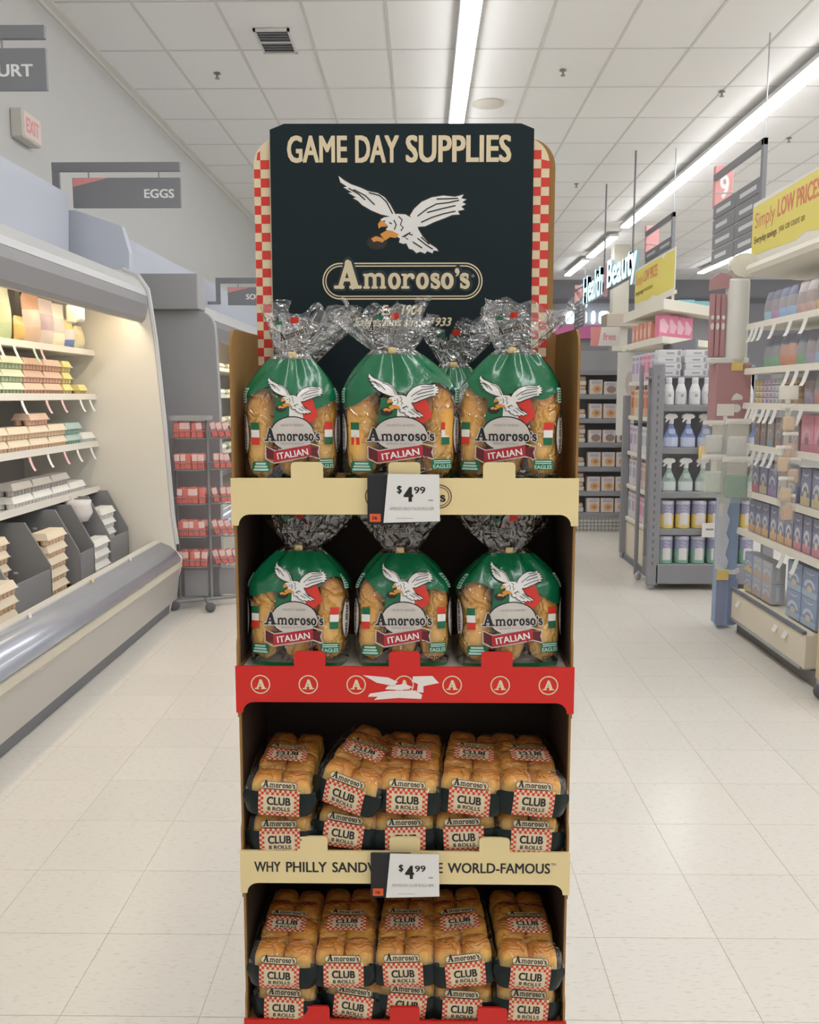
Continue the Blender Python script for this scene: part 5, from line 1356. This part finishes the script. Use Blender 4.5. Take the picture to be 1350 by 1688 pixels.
# white clip-strip card hanging at the rear corner
cc = thing('header_clip_card', 'long white printed card hanging beside the far bakery rack', 'hanging card', (2.06, 9.3, .0))
MB().cbox(-.09, .09, -.006, .006, 1.1, 1.93, .003).build('card', M('long_card', (224, 222, 214), .6), cc)
MB().prism(ell(.04, 1.62, .05, .12, 18), 'y', -.009, -.006).build('oval_print', M('long_card_oval', (206, 192, 186), .6), cc)
for k in range(6): MB().box(-.02, .08, -.009, -.006, 1.16+k*.05, 1.175+k*.05).build('print_line', M('long_card_line', (178, 176, 172), .6), cc)
MB().tube([(0, 0, 1.93), (0, 0, 1.955), (.03, 0, 1.955)], .004, 6).build('hook', SILV, cc)

# ---- hanging aisle number signs
def aisle_sign(x, yfar, ynear, zt, zb_, num, label, rows):
    t = thing('aisle_sign', label, 'sign', (x, yfar, zb_), -PI/2); w = yfar-ynear; h = zt-zb_
    MB().cbox(w-.05, w, -.02, .02, .0, h, .004).build('post', SIGNM, t)
    MB().cbox(0, w, -.02, .02, h-.06, h, .004).build('top_bar', SIGNM, t)
    pan = h*.66
    for i in range(2):
        for k in range(rows):
            a = i*w/2+.01; b = (i+1)*w/2-.02; z1_ = pan-k*pan/rows
            o = MB().cbox(a, b, -.012, .012, z1_-pan/rows+.012, z1_, .003).build('name_plate', SIGNM, t)
            MB().prism(rrect(a+.1, z1_-pan/rows*.62, b-.12-.08*(k % 2), z1_-pan/rows*.36, .01), 'y', -.0135, -.012).build('plate_line', M('plate_line', (214, 214, 216), .5), o)
    fl_ = MB().cbox(-.04, .02, -.01, .17, h*.64, h*1.10, .006).build('number_flag', M('flag_red', (232, 166, 164), .5), t)
    if num: Ink().add(fit(text(num, .03), .04, h*.74, .13, h*1.0), 'signtext').build('flag_number', lambda u, z, o: (.021+o, u, z), fl_)
    MB().tube([(.02, 0, h*.80), (w*.45, 0, h*.66)], .008, 6).build('stay', M('stay_white', (226, 222, 216), .5), t)
    MB().tube([(w-.025, 0, h), (w-.025, 0, 4.5-zb_)], .006, 6).build('hanger', SILV, t)
aisle_sign(2.9, 9.38, 8.05, 3.66, 2.78, '9', 'charcoal hanging aisle sign with red number 9 flag', 4)
aisle_sign(3.1, 13.0, 11.6, 3.74, 2.92, '', 'charcoal aisle sign with red flag behind the second yellow sign', 4)
aisle_sign(3.78, 23.0, 21.6, 4.1, 3.1, '', 'distant charcoal aisle sign with red flag before the pink band', 4)

# ---- lit Health & Beauty letters on rods
hb = thing('lit_department_letters', 'glowing pale blue Health and Beauty letters hanging on two rods', 'sign', (2.6, 13.2, 2.85))
MB().box(.03, .05, -1.95, 1.9, .12, .16).build('raceway', M('raceway_grey', (150, 152, 158), .5), hb)
def glow_word(s_, y0, y1, z0, z1, nm):
    P_ = fit(text(s_, .035), 0, z0, y0-y1, z1); mb = MB()
    for q_, pol in enumerate(P_):
        n = len(pol); d = 2e-4*(pol.c or 0)
        mb.add([(-d, y0-x, z) for x, z in pol], [list(range(n))])
        mb.m = 1; mb.add([(-d, y0-x, z) for x, z in pol]+[(.05, y0-x, z) for x, z in pol], [(i, (i+1) % n, n+(i+1) % n, n+i) for i in range(n)]); mb.m = 0
    mb.build(nm, [INKM['glow'], M('letter_return', (176, 206, 216), .5)], hb, fixn=False)
glow_word('Health', 1.85, .25, .10, .52, 'word_health'); glow_word('Beauty', -.05, -1.85, .02, .52, 'word_beauty')
MB().prism([(.12, .05), (.02, .05), (.0, .5), (.08, .5)], 'x', -.01, .03).build('pink_ampersand_plate', M('plate_pink', (222, 170, 180), .5), hb)
for y in (.35, -1.45): MB().tube([(.04, y, .16), (.04, y, 4.5-2.85)], .012, 6).build('rod', M('rod_dark', (120, 120, 124), .5), hb)
